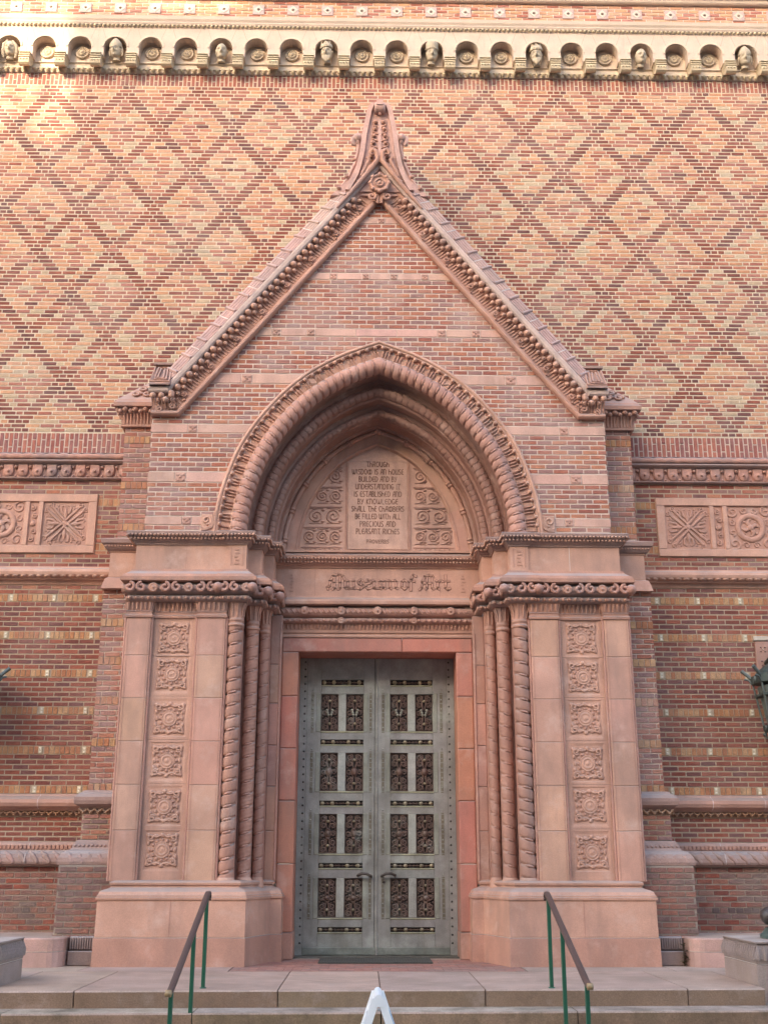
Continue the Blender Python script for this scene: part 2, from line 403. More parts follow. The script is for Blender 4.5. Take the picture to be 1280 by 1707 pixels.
# ================================================================== UPPER WALL (diapered)
def gable_top(x): return 10.82 + 0.72/0.636 - 1.2417*abs(x)      # outer line of the gable coping
uw = thing('patterned_wall', 'tall buff and orange brick wall with dark diamond lattice pattern', 'wall')
mb = MB(); mb.box(-9, 9, 0.005, 0.9, 7.40, 13.98, MORT_BUFF); mb.build('wall_core', MORTAR, uw)
B = Bricks(BRICK)
q = 0.0548; CH = 0.0685; NX, NZ = -0.02, 9.79
def fill_units(w):
    if w <= 0: return []
    if w == 2: return [2]
    ns = w//4
    if w % 4 == 0:
        if random.random() < 0.3 and ns >= 1: return [2]+[4]*(ns-1)+[2]
        return [4]*ns
    k = random.choice([0, ns//2, (ns+1)//2, ns]) if random.random() < 0.6 else ns//2
    return [4]*k+[2]+[4]*(ns-k)
def dia_col(x, r):
    best = 9; bc = None
    k0 = round(r/11)
    for k in (k0-1, k0, k0+1):
        ph = NX + 11*q + (11*q if k % 2 else 0)
        mx = round((x-ph)/(22*q)); cx = ph+mx*22*q
        u = abs(x-cx)/(11*q)+abs(r-11*k)/11.0
        if u < best: best = u; bc = (mx, k, abs(x-cx), abs(r-11*k))
    t = random.random(); tone = hash((bc[0]*7+bc[1]*13)) % 5/4.0
    if bc[2] < 0.06 and bc[3] in (6, 8, 5) and t < 0.85: return random.choice(PAL_DARK+PAL_RED)
    if best > 0.66: pal = PAL_BUFF if t < 0.46 else PAL_ORANGE if t < 0.86 else PAL_RED
    elif best > 0.36: pal = PAL_ORANGE if t < 0.52 else PAL_BUFF if t < 0.64 else PAL_RED
    else: pal = PAL_RED if t < 0.40+0.24*tone else PAL_ORANGE if t < 0.80 else PAL_DARK if t < 0.95 else PAL_BUFF
    return random.choice(pal)
for r in range(-34, 57):
    zc = NZ + r*CH
    k = round(r/11); n = abs(r-11*k)
    ph = NX + (11*q if k % 2 else 0)
    for mnode in range(-9, 10):
        cx = ph + mnode*22*q
        segs = []
        if n == 0: segs = [(-2, 2, True)]; e = 2
        elif n == 1: segs = [(-3,-1,True),(-1,1,True),(1,3,True)]; e = 3
        else:
            segs = [(-n-2, -n+2, True), (n-2, n+2, True)]; e = n+2
            x = -(n-2)
            for w in fill_units(2*(n-2)): segs.append((x, x+w, False)); x += w
        x = e
        for w in fill_units(22-2*e): segs.append((x, x+w, False)); x += w
        for a, b, dark in segs:
            xa, xb = cx+a*q, cx+b*q
            if xa < -8.5 or xb > 8.5: continue
            if 7.3 < zc < 11.5 and zc < gable_top(max(abs(xa), abs(xb)))-0.6 : continue
            col = random.choice(PAL_DARK) if dark and random.random() < 0.93 else random.choice(PAL_RED) if dark else dia_col((xa+xb)/2, r)
            B.add(xa+0.0095, xb-0.0095, zc-CH/2+0.0105, zc+CH/2-0.0105, 0.0, col)
B.soldiers(-8.5, 8.5, 13.66, 13.97, 0.0, PAL_SOLD)
B.soldiers(-8.5, -3.4, 7.075, 7.418, 0.0, PAL_SOLD); B.soldiers(3.4, 8.5, 7.075, 7.418, 0.0, PAL_SOLD)
B.finish(uw, 295, lambda x, z: abs(x) < 3.85 and z < max(8.3, gable_top(x)+0.35))
for s in (-1, 1):
    mb = MB(); mb.box(min(s*3.3, s*9), max(s*3.3, s*9), 0.008, 0.9, 7.06, 7.40, MORT_PINK); mb.build('soldier_core', MORTAR, uw)

# brick frieze above the arcaded cornice, with the tile studs
fw = thing('brick_frieze', 'pale orange brick frieze band with a row of cream diamond tiles, above the head cornice', 'wall')
mb = MB(); mb.box(-9, 9, 0.008, 0.9, 14.85, 15.5, MORT_PINK); mb.build('wall_core', MORTAR, fw)
B = Bricks(BRICK)
zz = 14.88; k = 0
studs = [-0.3-0.592*i for i in range(12)]+[0.3+0.592*i for i in range(12)]
while zz < 15.48:
    for xa, xb in [(-8.5, 8.5)]:
        B.course(xa, xb, zz, zz+0.0685, 0.0, PAL_RED+PAL_ORANGE+[(0.45,0.26,0.18)]*3+PAL_ORANGE, (k % 2)*0.107)
    zz += 0.0685; k += 1
B.finish(fw, 290)
mb = MB()
mb.bbox(-0.1, 0.1, -0.012, 0.0, -0.1, 0.1, (0.42, 0.31, 0.29), 0.008)
mb.add([(0,-0.02,-0.075),(0.075,-0.02,0),(0,-0.02,0.075),(-0.075,-0.02,0),(0,-0.013,-0.085),(0.085,-0.013,0),(0,-0.013,0.085),(-0.085,-0.013,0)],
       [(0,1,2,3),(0,4,5,1),(1,5,6,2),(2,6,7,3),(3,7,4,0)], (0.52, 0.44, 0.38))
mb.ball((0,-0.02,0), 0.028, (0.16,0.11,0.09), 8, 4, (1, .5, 1))
st0 = mb.build('diamond_tile', CREAM, fw)
for i, x in enumerate(studs):
    if i == 0: st0.location = (x, -0.004, 15.235)
    else: copy(st0, (x, -0.004, 15.235), fw)
# crowning moulding over the frieze
cm = MB()
mould(cm, [(-9, 0), (9, 0)], [(15.44, 0.0), (15.44, 0.05), (15.46, 0.07), (15.50, 0.08), (15.52, 0.12), (15.60, 0.14), (15.66, 0.10), (15.72, 0.10), (16.6, 0.10), (16.65, 0.3), (16.8, 0.32), (16.9, -0.5)], CR)
o = cm.build('crowning_cornice', CREAM); tag(o, 'pale stone moulding along the very top of the facade', 'cornice')
mb = MB()
for i in range(-14, 15):
    mb.lathe((i*1.18+0.05, -0.10, 15.9), [(0.17, 0), (0.16, 0.03), (0.1, 0.045), (0.05, 0.06), (0.01, 0.06)], CRD, 14, 'y')
mb.build('boss', CREAM, o)

# ================================================================== ARCADED CORNICE WITH HEADS
ac = thing('arcaded_cornice', 'cream terracotta arcade cornice of small round niches with carved heads and medallions', 'cornice')
BW = 0.59
YF, YB = -0.20, -0.01
ZS, ZSP, RN, ZT = 13.93, 14.28, 0.19, 14.72
ZB = 14.105
def bay():
    mb = MB(); h = BW/2-0.002; n = 12
    arc = [(-RN*cos(pi*i/n), ZSP+RN*sin(pi*i/n)) for i in range(n+1)]
    for sgn in (-1, 1):
        a, b = sorted((sgn*h, sgn*RN)); mb.quad((a,YF,ZB),(b,YF,ZB),(b,YF,ZSP),(a,YF,ZSP), CR); mb.quad((a,YF,ZB),(a,YB,ZB),(b,YB,ZB),(b,YF,ZB), CR)
    for i in range(n):
        x0, x1 = -h+2*h*i/n, -h+2*h*(i+1)/n
        mb.quad((arc[i][0],YF,arc[i][1]),(arc[i+1][0],YF,arc[i+1][1]),(x1,YF,ZT),(x0,YF,ZT), CR)
    mb.add([(-h,YF,ZSP),(-RN,YF,ZSP),(-h,YF,ZT)], [(0,1,2)], CR); mb.add([(h,YF,ZSP),(h,YF,ZT),(RN,YF,ZSP)], [(0,1,2)], CR)
    prof = [(-RN, ZB)]+arc+[(RN, ZB)]
    for a, b in zip(prof, prof[1:]):
        mb.add([(a[0],YF,a[1]),(b[0],YF,b[1]),(b[0],YB,b[1]),(a[0],YB,a[1])], [(0,1,2,3)], CR, True)
    back = [(-RN, 14.05)]+arc+[(RN, 14.05)]
    mb.add([(x, YB, z) for x, z in back], [tuple(range(len(back)))], (0.55,0.43,0.33))
    mb.box(-h, h, YB, YB+0.02, 13.9, ZB+0.01, CR)
    for i in range(n):      # archivolt ring, slightly proud
        a0, a1 = pi*i/n, pi*(i+1)/n
        P = lambda r, a, y: (-r*cos(a), y, ZSP+r*sin(a))
        mb.add([P(RN+0.004,a0,YF-0.015),P(RN+0.004,a1,YF-0.015),P(RN+0.035,a1,YF-0.015),P(RN+0.035,a0,YF-0.015),P(RN+0.035,a0,YF),P(RN+0.035,a1,YF)],
               [(0,1,2,3),(3,2,5,4)], (0.56,0.44,0.335))
    for sgn in (-1, 1):     # radiating joints
        x0, z0, x1, z1 = 0.165, 14.43, 0.25, 14.69
        mb.quad((sgn*x0,YF-0.002,z0),(sgn*x0+0.008,YF-0.002,z0),(sgn*x1+0.008,YF-0.002,z1),(sgn*x1,YF-0.002,z1), (0.36,0.27,0.22))
    return mb.build('arch_bay', CREAM, ac)
bay0 = bay()
def medallion():
    mb = MB()
    mb.lathe((0,0,0), [(0.118,0),(0.118,0.03),(0.11,0.045),(0.098,0.04),(0.09,0.03),(0.075,0.032),(0.068,0.05),(0.055,0.055),(0.03,0.05),(0.022,0.065),(0.005,0.07)], CRD, 18, 'y')
    for i in range(10):
        a = 2*pi*i/10; mb.ball((0.05*cos(a), -0.05, 0.05*sin(a)), 0.014, (0.52,0.42,0.28), 6, 4)
    return mb.build('medallion', CREAM, ac)
med0 = medallion()
def corbel():
    mb = MB(); c = (0.50,0.40,0.27); w = 0.085
    P = [(14.13,-0.03),(14.13,-0.25),(14.06,-0.27),(14.0,-0.27),(13.96,-0.285),(13.90,-0.27),(13.875,-0.235),(13.885,-0.18),(13.94,-0.11),(14.01,-0.05),(14.03,-0.02)]
    R = [[(sx*w, y, z) for z, y in P] for sx in (-1, 1)]
    mb.rings(R, c, False, True, True)
    for k in range(3): mb.box(-w-0.006, w+0.006, -0.29, -0.1, 14.0+0.045*k, 14.012+0.045*k, (0.56,0.46,0.32))
    for k in range(3): mb.ball((-0.05+0.05*k, -0.275, 13.955), 0.022, c, 6, 4)
    return mb.build('corbel', CREAM, ac)
cor0 = corbel()
def head(kind):
    mb = MB(); c = (0.42,0.34,0.25); seg, ring = 28, 22; R = []
    for i in range(ring+1):
        b = pi*i/ring - pi/2
        row = []
        for j in range(seg):
            a = 2*pi*j/seg
            x = 0.088*cos(b)*sin(a); y = -0.098*cos(b)*cos(a); z = 0.135*sin(b)
            if y < 0:
                fx = x/0.088; fz = z/0.135
                g_ = lambda cx, cz, sx, sz: math.exp(-((fx-cx)/sx)**2-((fz-cz)/sz)**2)
                y -= 0.048*g_(0,-0.10,0.15,0.22) + 0.026*g_(0,0.22,0.6,0.07) + 0.012*g_(0,-0.48,0.3,0.06) + 0.02*g_(0,-0.75,0.35,0.18)
                y += 0.042*g_(0.38,0.08,0.2,0.1) + 0.042*g_(-0.38,0.08,0.2,0.1) + 0.018*g_(0,-0.40,0.35,0.045) + 0.01*g_(.6,-.35,.25,.3)+0.01*g_(-.6,-.35,.25,.3)
                y -= 0.012*g_(0.36,0.09,0.1,0.045) + 0.012*g_(-0.36,0.09,0.1,0.045)
            row.append((x*(1.0+0.10*max(0, -z/0.135)), y, z))
        R.append(row)
    mb.rings(R, c, True, True, False)
    for s in (-1, 1): mb.ball((s*0.088, -0.005, 0.0), 0.028, c, 6, 4, (0.4, 0.8, 1.2))
    mb.lathe((0, 0.02, -0.17), [(0.06,0),(0.055,0.08)], c, 10)
    if kind == 'crown':
        mb.lathe((0,-0.005,0.07), [(0.096,0),(0.10,0.02),(0.094,0.05),(0.085,0.05)], c, 14)
        for k in range(8):
            a = 2*pi*k/8; mb.add([(0.095*cos(a-.3),-0.005+0.095*sin(a-.3),0.12),(0.095*cos(a+.3),-0.005+0.095*sin(a+.3),0.12),(0.09*cos(a),-0.005+0.09*sin(a),0.18)], [(0,1,2)], c)
        mb.lathe((0,0,0.12), [(0.08,0),(0.05,0.05),(0.01,0.08)], c, 10)
    if kind in ('crown', 'beard'):
        for k in range(9):
            x = -0.06+0.015*k; mb.tube([(x,-0.075+0.3*abs(x),-0.07),(x*0.8,-0.095+0.2*abs(x),-0.12),(x*0.5,-0.085,-0.185+abs(x)*0.5)], [0.014,0.014,0.004], c, 5)
    if kind == 'mitre':
        mb.lathe((0,0,0.055), [(0.097,0),(0.102,0.015),(0.098,0.03),(0.10,0.05),(0.104,0.10),(0.09,0.14),(0.05,0.165),(0.01,0.175)], c, 14)
        for k in range(10):
            a = pi + pi*k/9; mb.ball((0.1*cos(a), 0.1*sin(a), 0.07), 0.012, c, 6, 4)
    if kind == 'helmet':
        mb.lathe((0,0.005,0.04), [(0.1,0),(0.104,0.03),(0.09,0.08),(0.055,0.13),(0.02,0.17),(0.012,0.2)], c, 14)
        for s in (-1, 1):
            mb.tube([(s*0.09,0.01,0.04),(s*0.10,0.005,-0.04),(s*0.10,0.0,-0.10)], [0.02,0.02,0.01], c, 6)
    if kind == 'veil':
        for s in (-1, 1):
            mb.tube([(s*0.03,-0.03,0.13),(s*0.09,-0.025,0.06),(s*0.1,-0.02,-0.06),(s*0.085,-0.02,-0.15)], [0.02,0.03,0.03,0.02], c, 6)
    return mb.build('carved_head', CREAM, ac)
kinds = ['veil', 'helmet', 'plain', 'crown', 'mitre', 'crown', 'plain', 'helmet']
hp = {}
nb = 0
first = [True]*3
HEADX = [-6.2025, -4.4325, -2.6625, -0.885, 0.885, 2.6625, 4.4325, 6.2025]
for i in range(-14, 15):
    x = 0.885 + BW*i - 0.0
    if x > 8.4 or x < -8.4: continue
    if i == -14: bay0.location = (x, 0, 0)
    else: copy(bay0, (x, 0, 0), ac)
    if first[0]: cor0.location = (x-BW/2, 0, 0); first[0] = False
    else: copy(cor0, (x-BW/2, 0, 0), ac)
    if i % 3 == 0:
        idx = (i//3+4)
        kd = kinds[idx % 8]
        if kd not in hp: h = head(kd); hp[kd] = h; h.location = (x, -0.13, 14.255)
        else: h = copy(hp[kd], (x, -0.13, 14.255), ac)
        h.rotation_euler = (radians(12), 0, radians(-9 if idx % 2 else 6)); h.scale = (1.08, 1.1, 1.05)
    else:
        if first[1]: med0.location = (x, YB, 14.285); first[1] = False
        else: copy(med0, (x, YB, 14.285), ac)
mb = MB()
mould(mb, [(-9, 0), (9, 0)], [(14.095, 0.012), (14.09, 0.05), (14.07, 0.062), (14.06, 0.04), (14.05, 0.032), (13.985, 0.032), (13.98, 0.05), (13.96, 0.055), (13.95, 0.035), (13.90, 0.022), (13.89, 0.0)], (0.56,0.44,0.33))
mb.build('base_moulding', CREAM, ac)
mb = MB()
for i in range(-70, 71):
    x = i*0.098+0.02; mb.tube([(x, -0.045, 13.955), (x, -0.05, 13.925), (x, -0.025, 13.89)], [0.034, 0.036, 0.008], (0.52,0.42,0.28), 6)
mb.build('leaf_tip_row', CREAM, ac, 'stuff')
mb = MB()
mould(mb, [(-9, 0), (9, 0)], [(14.66, 0.19), (14.70, 0.21), (14.71, 0.235), (14.74, 0.25), (14.76, 0.25), (14.80, 0.27), (14.86, 0.28), (14.88, 0.25), (14.97, 0.02)], CR)
mb.build('top_moulding', CREAM, ac)
mb = MB()
for i in range(-118, 119): mb.ball((i*0.0725, -0.222, 14.692), 0.026, (0.60,0.49,0.33), 6, 4, (1, 1.1, 0.9))
mb.build('bead_row', CREAM, ac, 'stuff')
mb = MB(); mb.box(-9, 9, 0.012, 0.6, 13.96, 14.9, CR); mb.build('cornice_core', CREAM, ac)

# ================================================================== LOWER SIDE WALLS
def relief_square(mb, cx, cz, w, y, kind, c):
    """carved strapwork in a square of half width w on the plane y (towards -y)"""
    d = y - 0.002
    if kind == 'cross':
        for a in (45, 135):
            a = radians(a); ux, uz = cos(a), sin(a); px, pz = -uz, ux
            for o_ in (-0.028, 0.028):
                mb.tube([(cx+ux*w*t+px*(o_*(1+0.5*abs(t))), d-0.008-(0.012 if abs(t) < 0.4 else 0), cz+uz*w*t+pz*(o_*(1+0.5*abs(t)))) for t in (-1.12, -0.7, -0.35, 0, 0.35, 0.7, 1.12)], 0.021, c, 5, True, 0.7)
        for k in range(4):
            a = pi/2*k; ca, sa = cos(a), sin(a)
            def q3(u, v, y=d): return (cx+ca*u-sa*v, y, cz+sa*u+ca*v)
            mb.tube([q3(w*0.2, 0), q3(w*0.5, 0, d-0.014), q3(w*0.8, 0, d-0.008)], [0.012, 0.034, 0.01], c, 6, True, 0.6)
            for v in (-1, 1):
                mb.tube([q3(w*0.42, 0), q3(w*0.6, v*0.06, d-0.01), q3(w*0.86, v*0.075), q3(w*0.95, v*0.04), q3(w*0.88, v*0.02)], [0.01, 0.022, 0.018, 0.014, 0.01], c, 5, True, 0.7)
                mb.tube(spiral(*(q3(w*0.72, v*0.15)[0::2]), 0.05, 0.01, a+pi*v, 1.3*v, d, 14), 0.013, c, 5)
                mb.tube(spiral(*(q3(w*0.95, v*0.22)[0::2]), 0.045, 0.01, a, -1.2*v, d, 14), 0.013, c, 5)
                mb.ball(q3(w*0.5, v*0.115), 0.018, c, 6, 4, (1, .6, 1)); mb.ball(q3(w*0.93, v*0.115), 0.016, c, 6, 4, (1, .6, 1))
        mb.ball((cx, d-0.012, cz), 0.045, c, 8, 5, (1, .6, 1))
    else:
        ring = [(cx+0.62*w*cos(2*pi*k/20), d-0.006, cz+0.62*w*sin(2*pi*k/20)) for k in range(21)]
        mb.tube(ring, 0.045, c, 6, False, 0.6)
        for k in range(4):
            a = pi/4+pi/2*k
            mb.tube(spiral(cx+cos(a)*w*1.18, cz+sin(a)*w*1.18, 0.10, 0.015, a, 1.3, d, 14), 0.02, c, 5)
            a = pi/2*k
            mb.tube([(cx, d, cz), (cx+cos(a+0.5)*w*0.3, d-0.02, cz+sin(a+0.5)*w*0.3), (cx+cos(a)*w*0.5, d, cz+sin(a)*w*0.5)], [0.03,0.035,0.012], c, 5, True, 0.7)
            for s in (-1, 1):
                b = a+0.28*s; mb.tube(spiral(cx+cos(b)*w*0.93, cz+sin(b)*w*0.93, 0.055, 0.012, a+pi/2*s, 1.1*s, d, 12), 0.015, c, 5)
        for k in range(8):
            a = pi/4*k; mb.ball((cx+cos(a)*w*0.42, d, cz+sin(a)*w*0.42), 0.022, c, 6, 4, (1, .7, 1))
        mb.ball((cx, d-0.01, cz), 0.055, c, 8, 5, (1, .7, 1))

def twisted_roll(mb, xa, xb, y, z, r, pitch, c, squash=1.0, n=10, depth=0.12, step=6):
    N = int((xb-xa)/pitch*step); R = []
    for i in range(N+1):
        x = xa+(xb-xa)*i/N; row = []
        for k in range(n):
            a = 2*pi*k/n
            ph = ((x/pitch)+a/(2*pi)) % 1.0
            rr = r*(1-2*depth+2*depth*abs(sin(pi*ph))**0.6)
            row.append((x, y+rr*cos(a)*squash, z+rr*sin(a)))
        R.append(row)
    mb.rings(R, c, True, True, True)

BANDZ = [4.86, 4.315, 3.77, 3.245, 2.70, 2.165]
def side_wall(s, label):
    lw = thing('banded_wall', label, 'wall')
    X0, X1 = 3.30, 9.0
    def xr(a, b): return (s*a, s*b) if s > 0 else (s*b, s*a)
    mb = MB(); a, b = xr(X0, X1); mb.box(a, b, 0.005, 0.9, -0.8, 7.06, MORT_DARK); mb.build('wall_core', MORTAR, lw)
    B = Bricks(BRICK); a, b = xr(3.4, 8.2)
    # courses under the frieze
    zz = 6.655
    for k in range(3): B.course(a, b, zz-0.0717*(k+1), zz-0.0717*k, 0.0, PAL_WALL+PAL_GABLE, (k % 2)*0.107)
    # bricks between the pier and the relief panel
    pa, pb = xr(3.4, 4.15)
    for k, (z0, z1, kind) in enumerate([(6.37,6.44,0),(6.26,6.37,1)]+[(6.26-0.0717*(i+1), 6.26-0.0717*i, 0) for i in range(8)]+[(5.576,5.686,1),(5.515,5.576,0)]):
        if kind: B.headers(pa, pb, z0, z1, 0.0, PAL_BAND, 0.0717)
        else: B.course(pa, pb, z0, z1, 0.0, PAL_WALL+PAL_GABLE, (k % 2)*0.107)
    for k in range(3): B.course(a, b, 5.525-0.0690*(k+1), 5.525-0.069*k, 0.0, PAL_WALL+PAL_GABLE, (k % 2)*0.107)
    for k in range(2): B.course(a, b, 5.055-0.0695*(k+1), 5.055-0.0695*k, 0.0, PAL_WALL+PAL_GABLE, (k % 2)*0.107)
    tiles = []
    for i, zc in enumerate(BANDZ):
        txs = [s*(4.06+0.61*j+(0.03 if i % 2 else 0)) for j in range(7)]
        B.headers(a, b, zc-0.054, zc+0.054, -0.004, PAL_BAND, 0.0717, skip=lambda xm: any(abs(xm-t) < 0.036 for t in txs))
        tiles += [(t, zc) for t in txs]
        top = zc-0.054; bot = (BANDZ[i+1]+0.054) if i+1 < len(BANDZ) else 2.10
        n = round((top-bot)/0.0717)
        for k in range(n):
            h = (top-bot)/n
            B.course(a, b, top-h*(k+1), top-h*k, 0.0, PAL_WALL, (k % 2)*0.107+0.03*i)
    for k in range(5): B.course(a, b, 1.81-0.066*(k+1), 1.81-0.066*k, 0.0, PAL_WALL, (k % 2)*0.107)
    B.finish(lw, 295, lambda x, z: abs(x) < (3.86 if z > 2.1 else 3.95))
    # tile studs in the header courses
    t0 = None
    mb = MB(); mb.bbox(-0.03, 0.03, 0, 0.02, -0.05, 0.05, (0.55,0.44,0.30), 0.006)
    for z in (-0.022, 0.022): mb.bbox(-0.014, 0.014, -0.004, 0.01, z-0.014, z+0.014, (0.72,0.64,0.52), 0.004)
    t0 = mb.build('stud_tile', CREAM, lw)
    for i, (x, z) in enumerate(tiles):
        if i == 0: t0.location = (x, -0.008, z)
        else: copy(t0, (x, -0.008, z), lw)
    # upper string course: twisted roll over bracketed frieze
    mb = MB(); a, b = xr(3.4, 8.5)
    twisted_roll(mb, a, b, -0.085, 7.0, 0.055, 0.175, T3, 1.0)
    mould(mb, [(a, 0), (b, 0)], [(7.075, 0), (7.075, 0.06), (7.06, 0.09)], TD)
    mould(mb, [(a, 0), (b, 0)], [(6.945, 0.12), (6.925, 0.13), (6.905, 0.11), (6.90, 0.075), (6.885, 0.06), (6.88, 0.055)], TD)
    mb.build('twisted_moulding', TERRAW, lw)
    mb = MB(); a, b = xr(3.4, 8.5)
    mb.box(a, b, -0.035, 0.0, 6.66, 6.90, T3)
    mould(mb, [(a, 0), (b, 0)], [(6.695, 0.04), (6.69, 0.06), (6.675, 0.065), (6.662, 0.05), (6.658, 0)], TD)
    mb.build('frieze_band', TERRAW, lw)
    mb = MB()
    mb.bbox(-0.075, 0.075, -0.075, -0.03, 6.755, 6.885, T3, 0.012)
    mb.lathe((0, -0.03, 6.765), [(0.075, 0), (0.073, 0.03), (0.06, 0.045), (0.01, 0.05)], T3, 14, 'y')
    mb.ball((0, -0.085, 6.775), 0.022, T2, 8, 4)
    br = mb.build('bracket', TERRAW, lw)
    mb = MB(); mb.ball((0, -0.06, 6.845), 0.026, T2, 8, 5); mb.ball((0, -0.055, 6.705), 0.022, T3, 6, 4)
    bl = mb.build('bead', TERRAW, lw)
    for i in range(22):
        x = s*(3.79+0.2135*i)
        if i == 0: br.location = (x, 0, 0); bl.location = (x+s*0.1067, 0, 0)
        else: copy(br, (x, 0, 0), lw); copy(bl, (x+s*0.1067, 0, 0), lw)
    # relief panel
    pan = MB(); a, b = xr(4.15, 8.2); y = -0.03
    pan.bbox(a, b, y, 0.02, 6.315, 6.435, T1, 0.008); pan.bbox(a, b, y, 0.02, 5.53, 5.645, T1, 0.008)
    edges = [4.15, 4.275]; xx = 4.275; marks = []
    while xx < 8.0:
        marks.append((xx, xx+0.665, 'sq')); marks.append((xx+0.735, xx+0.865, 'st')); xx += 0.935
    u, v = xr(4.15, 4.275); pan.bbox(u, v, y-0.001, 0.02, 5.645, 6.315, T1, 0.008)
    for (p, q_, kd) in marks:
        if kd == 'sq': u, v = xr(q_, q_+0.07)
        else: u, v = xr(q_, q_+0.07)
        pan.bbox(u, v, y-0.001, 0.02, 5.645, 6.315, T1, 0.008)
    u, v = xr(4.2, 8.2); pan.box(u, v, 0.0, 0.02, 5.6, 6.36, T2)
    pf = pan.build('relief_frame', TERRA, lw)
    for i, (p, q_, kd) in enumerate(marks):
        mb = MB(); c = T2
        if kd == 'sq': relief_square(mb, 0, 0, 0.30, 0.0, 'cross' if (i//2) % 2 == 0 else 'ring', c)
        else:
            for k in range(-2, 3):
                mb.tube(spiral(0.02*(1 if k % 2 else -1), 0.12*k, 0.045, 0.01, pi/2, 1.2*(1 if k % 2 else -1), -0.012, 12), 0.014, c, 5)
            mb.ball((0, -0.015, 0), 0.04, c, 8, 5, (1, .6, 1))
        o = mb.build('carved_panel', TERRA, lw); o.location = (s*(p+q_)/2, -0.002, 5.98); o.scale = (1, 0.6, 1)
    # roll moulding below the panel
    mb = MB(); a, b = xr(3.4, 8.5)
    mould(mb, [(a, 0), (b, 0)], [(5.322, 0), (5.318, 0.05), (5.29, 0.06), (5.285, 0.10), (5.26, 0.135), (5.22, 0.15), (5.18, 0.14), (5.155, 0.11), (5.145, 0.085), (5.12, 0.075), (5.11, 0.02), (5.06, 0.012), (5.055, 0)], T1)
    n = int((b-a)/0.115)
    for i in range(n): mb.ball((a+0.115*(i+0.5), -0.095, 5.165), 0.055, T1, 8, 5, (1.05, 0.9, 0.5))
    mb.build('roll_moulding', TERRA, lw)
    mb = MB(); mb.box(a, b, -0.006, 0.006, 5.057, 5.115, (0.48,0.36,0.23)); mb.build('sand_course', TERRA, lw)
    # lower string course
    mb = MB()
    mould(mb, [(a, 0), (b, 0)], [(2.11, 0), (2.105, 0.03), (2.075, 0.05), (2.06, 0.10), (2.03, 0.15), (1.985, 0.165), (1.94, 0.15), (1.915, 0.11), (1.905, 0.07), (1.88, 0.05)], T2)
    for xx in (4.03, 4.60, 5.32, 6.1):
        x0 = s*xx; mould(mb, [(x0-0.006, 0), (x0+0.006, 0)], [(2.10, 0.034), (2.075, 0.053), (2.06, 0.103), (2.03, 0.153), (1.985, 0.168), (1.94, 0.153), (1.915, 0.113), (1.905, 0.073)], (0.62,0.47,0.42))
    mb.build('bull_nose_moulding', TERRA, lw)
    mb = MB()
    n = int((b-a)/0.095)
    for i in range(n):
        x = a+0.095*(i+0.5); c = jit((0.42,0.225,0.13), 0.1)
        mb.tube([(x-0.05, -0.05, 1.885), (x-0.02, -0.05, 1.852), (x+0.02, -0.05, 1.852), (x+0.05, -0.05, 1.885)], 0.013, c, 5)
        mb.ball((x, -0.035, 1.835), 0.02, c, 6, 4)
    mb.box(a, b, -0.012, 0, 1.812, 1.90, (0.30,0.165,0.10))
    mb.build('scallop_chain', TERRA, lw, 'stuff')
    # battered base moulding
    mb = MB()
    mould(mb, [(a, 0), (b, 0)], [(1.48, 0.0), (1.475, 0.03), (1.44, 0.055), (1.37, 0.09), (1.355, 0.12)], T2)
    mould(mb, [(a, 0), (b, 0)], [(1.355, 0.12), (1.35, 0.16), (1.32, 0.205), (1.27, 0.235), (1.22, 0.245), (1.19, 0.235), (1.175, 0.20), (1.165, 0.20), (1.16, 0.15)], TD)
    n = int((b-a)/0.16)
    for i in range(n):
        x = a+0.16*(i+0.5)
        mb.tube([(x-0.07, -0.16, 1.345), (x, -0.225, 1.29), (x+0.07, -0.24, 1.21)], [0.025, 0.045, 0.03], jit(TD, 0.06), 6, True, 0.5)
    for i in range(int((b-a)/0.055)):
        x = a+0.055*(i+0.5); mb.box(x-0.018, x+0.018, -0.105, -0.06, 1.385, 1.43, T2)
    for xx in (4.68, 5.42, 6.2):
        x0 = s*xx; mould(mb, [(x0-0.006, 0), (x0+0.006, 0)], [(1.475, 0.034), (1.44, 0.06), (1.37, 0.094), (1.352, 0.166), (1.32, 0.225), (1.27, 0.255), (1.22, 0.262), (1.19, 0.24)], (0.60,0.48,0.44))
    mb.build('battered_moulding', TERRAW, lw)
    # plinth of the wall
    mb = MB(); mb.box(a, b, -0.142, 0.0, 0.0, 1.165, (0.34,0.26,0.21)); mb.build('plinth_core', MORTAR, lw)
    B = Bricks(BRICKD); zz = 1.16; k = 0
    while zz > 0.3:
        pal = PAL_DIRTY + PAL_WALL[:3]
        if k == 7: B.headers(*xr(3.4, 8.2), zz-0.0735, zz, -0.15, PAL_DIRTY+[(0.12,0.075,0.07)]*2, 0.107)
        else: B.course(*xr(3.4, 8.2), zz-0.0735, zz, -0.15, pal, (k % 2)*0.107)
        zz -= 0.0735; k += 1
    B.finish(lw, 0)
    return lw
side_wall(-1, 'dark red brick wall with buff header bands, beside the portal at the iron lamp tip')
side_wall(1, 'dark red brick wall with buff header bands that carries the iron lantern')

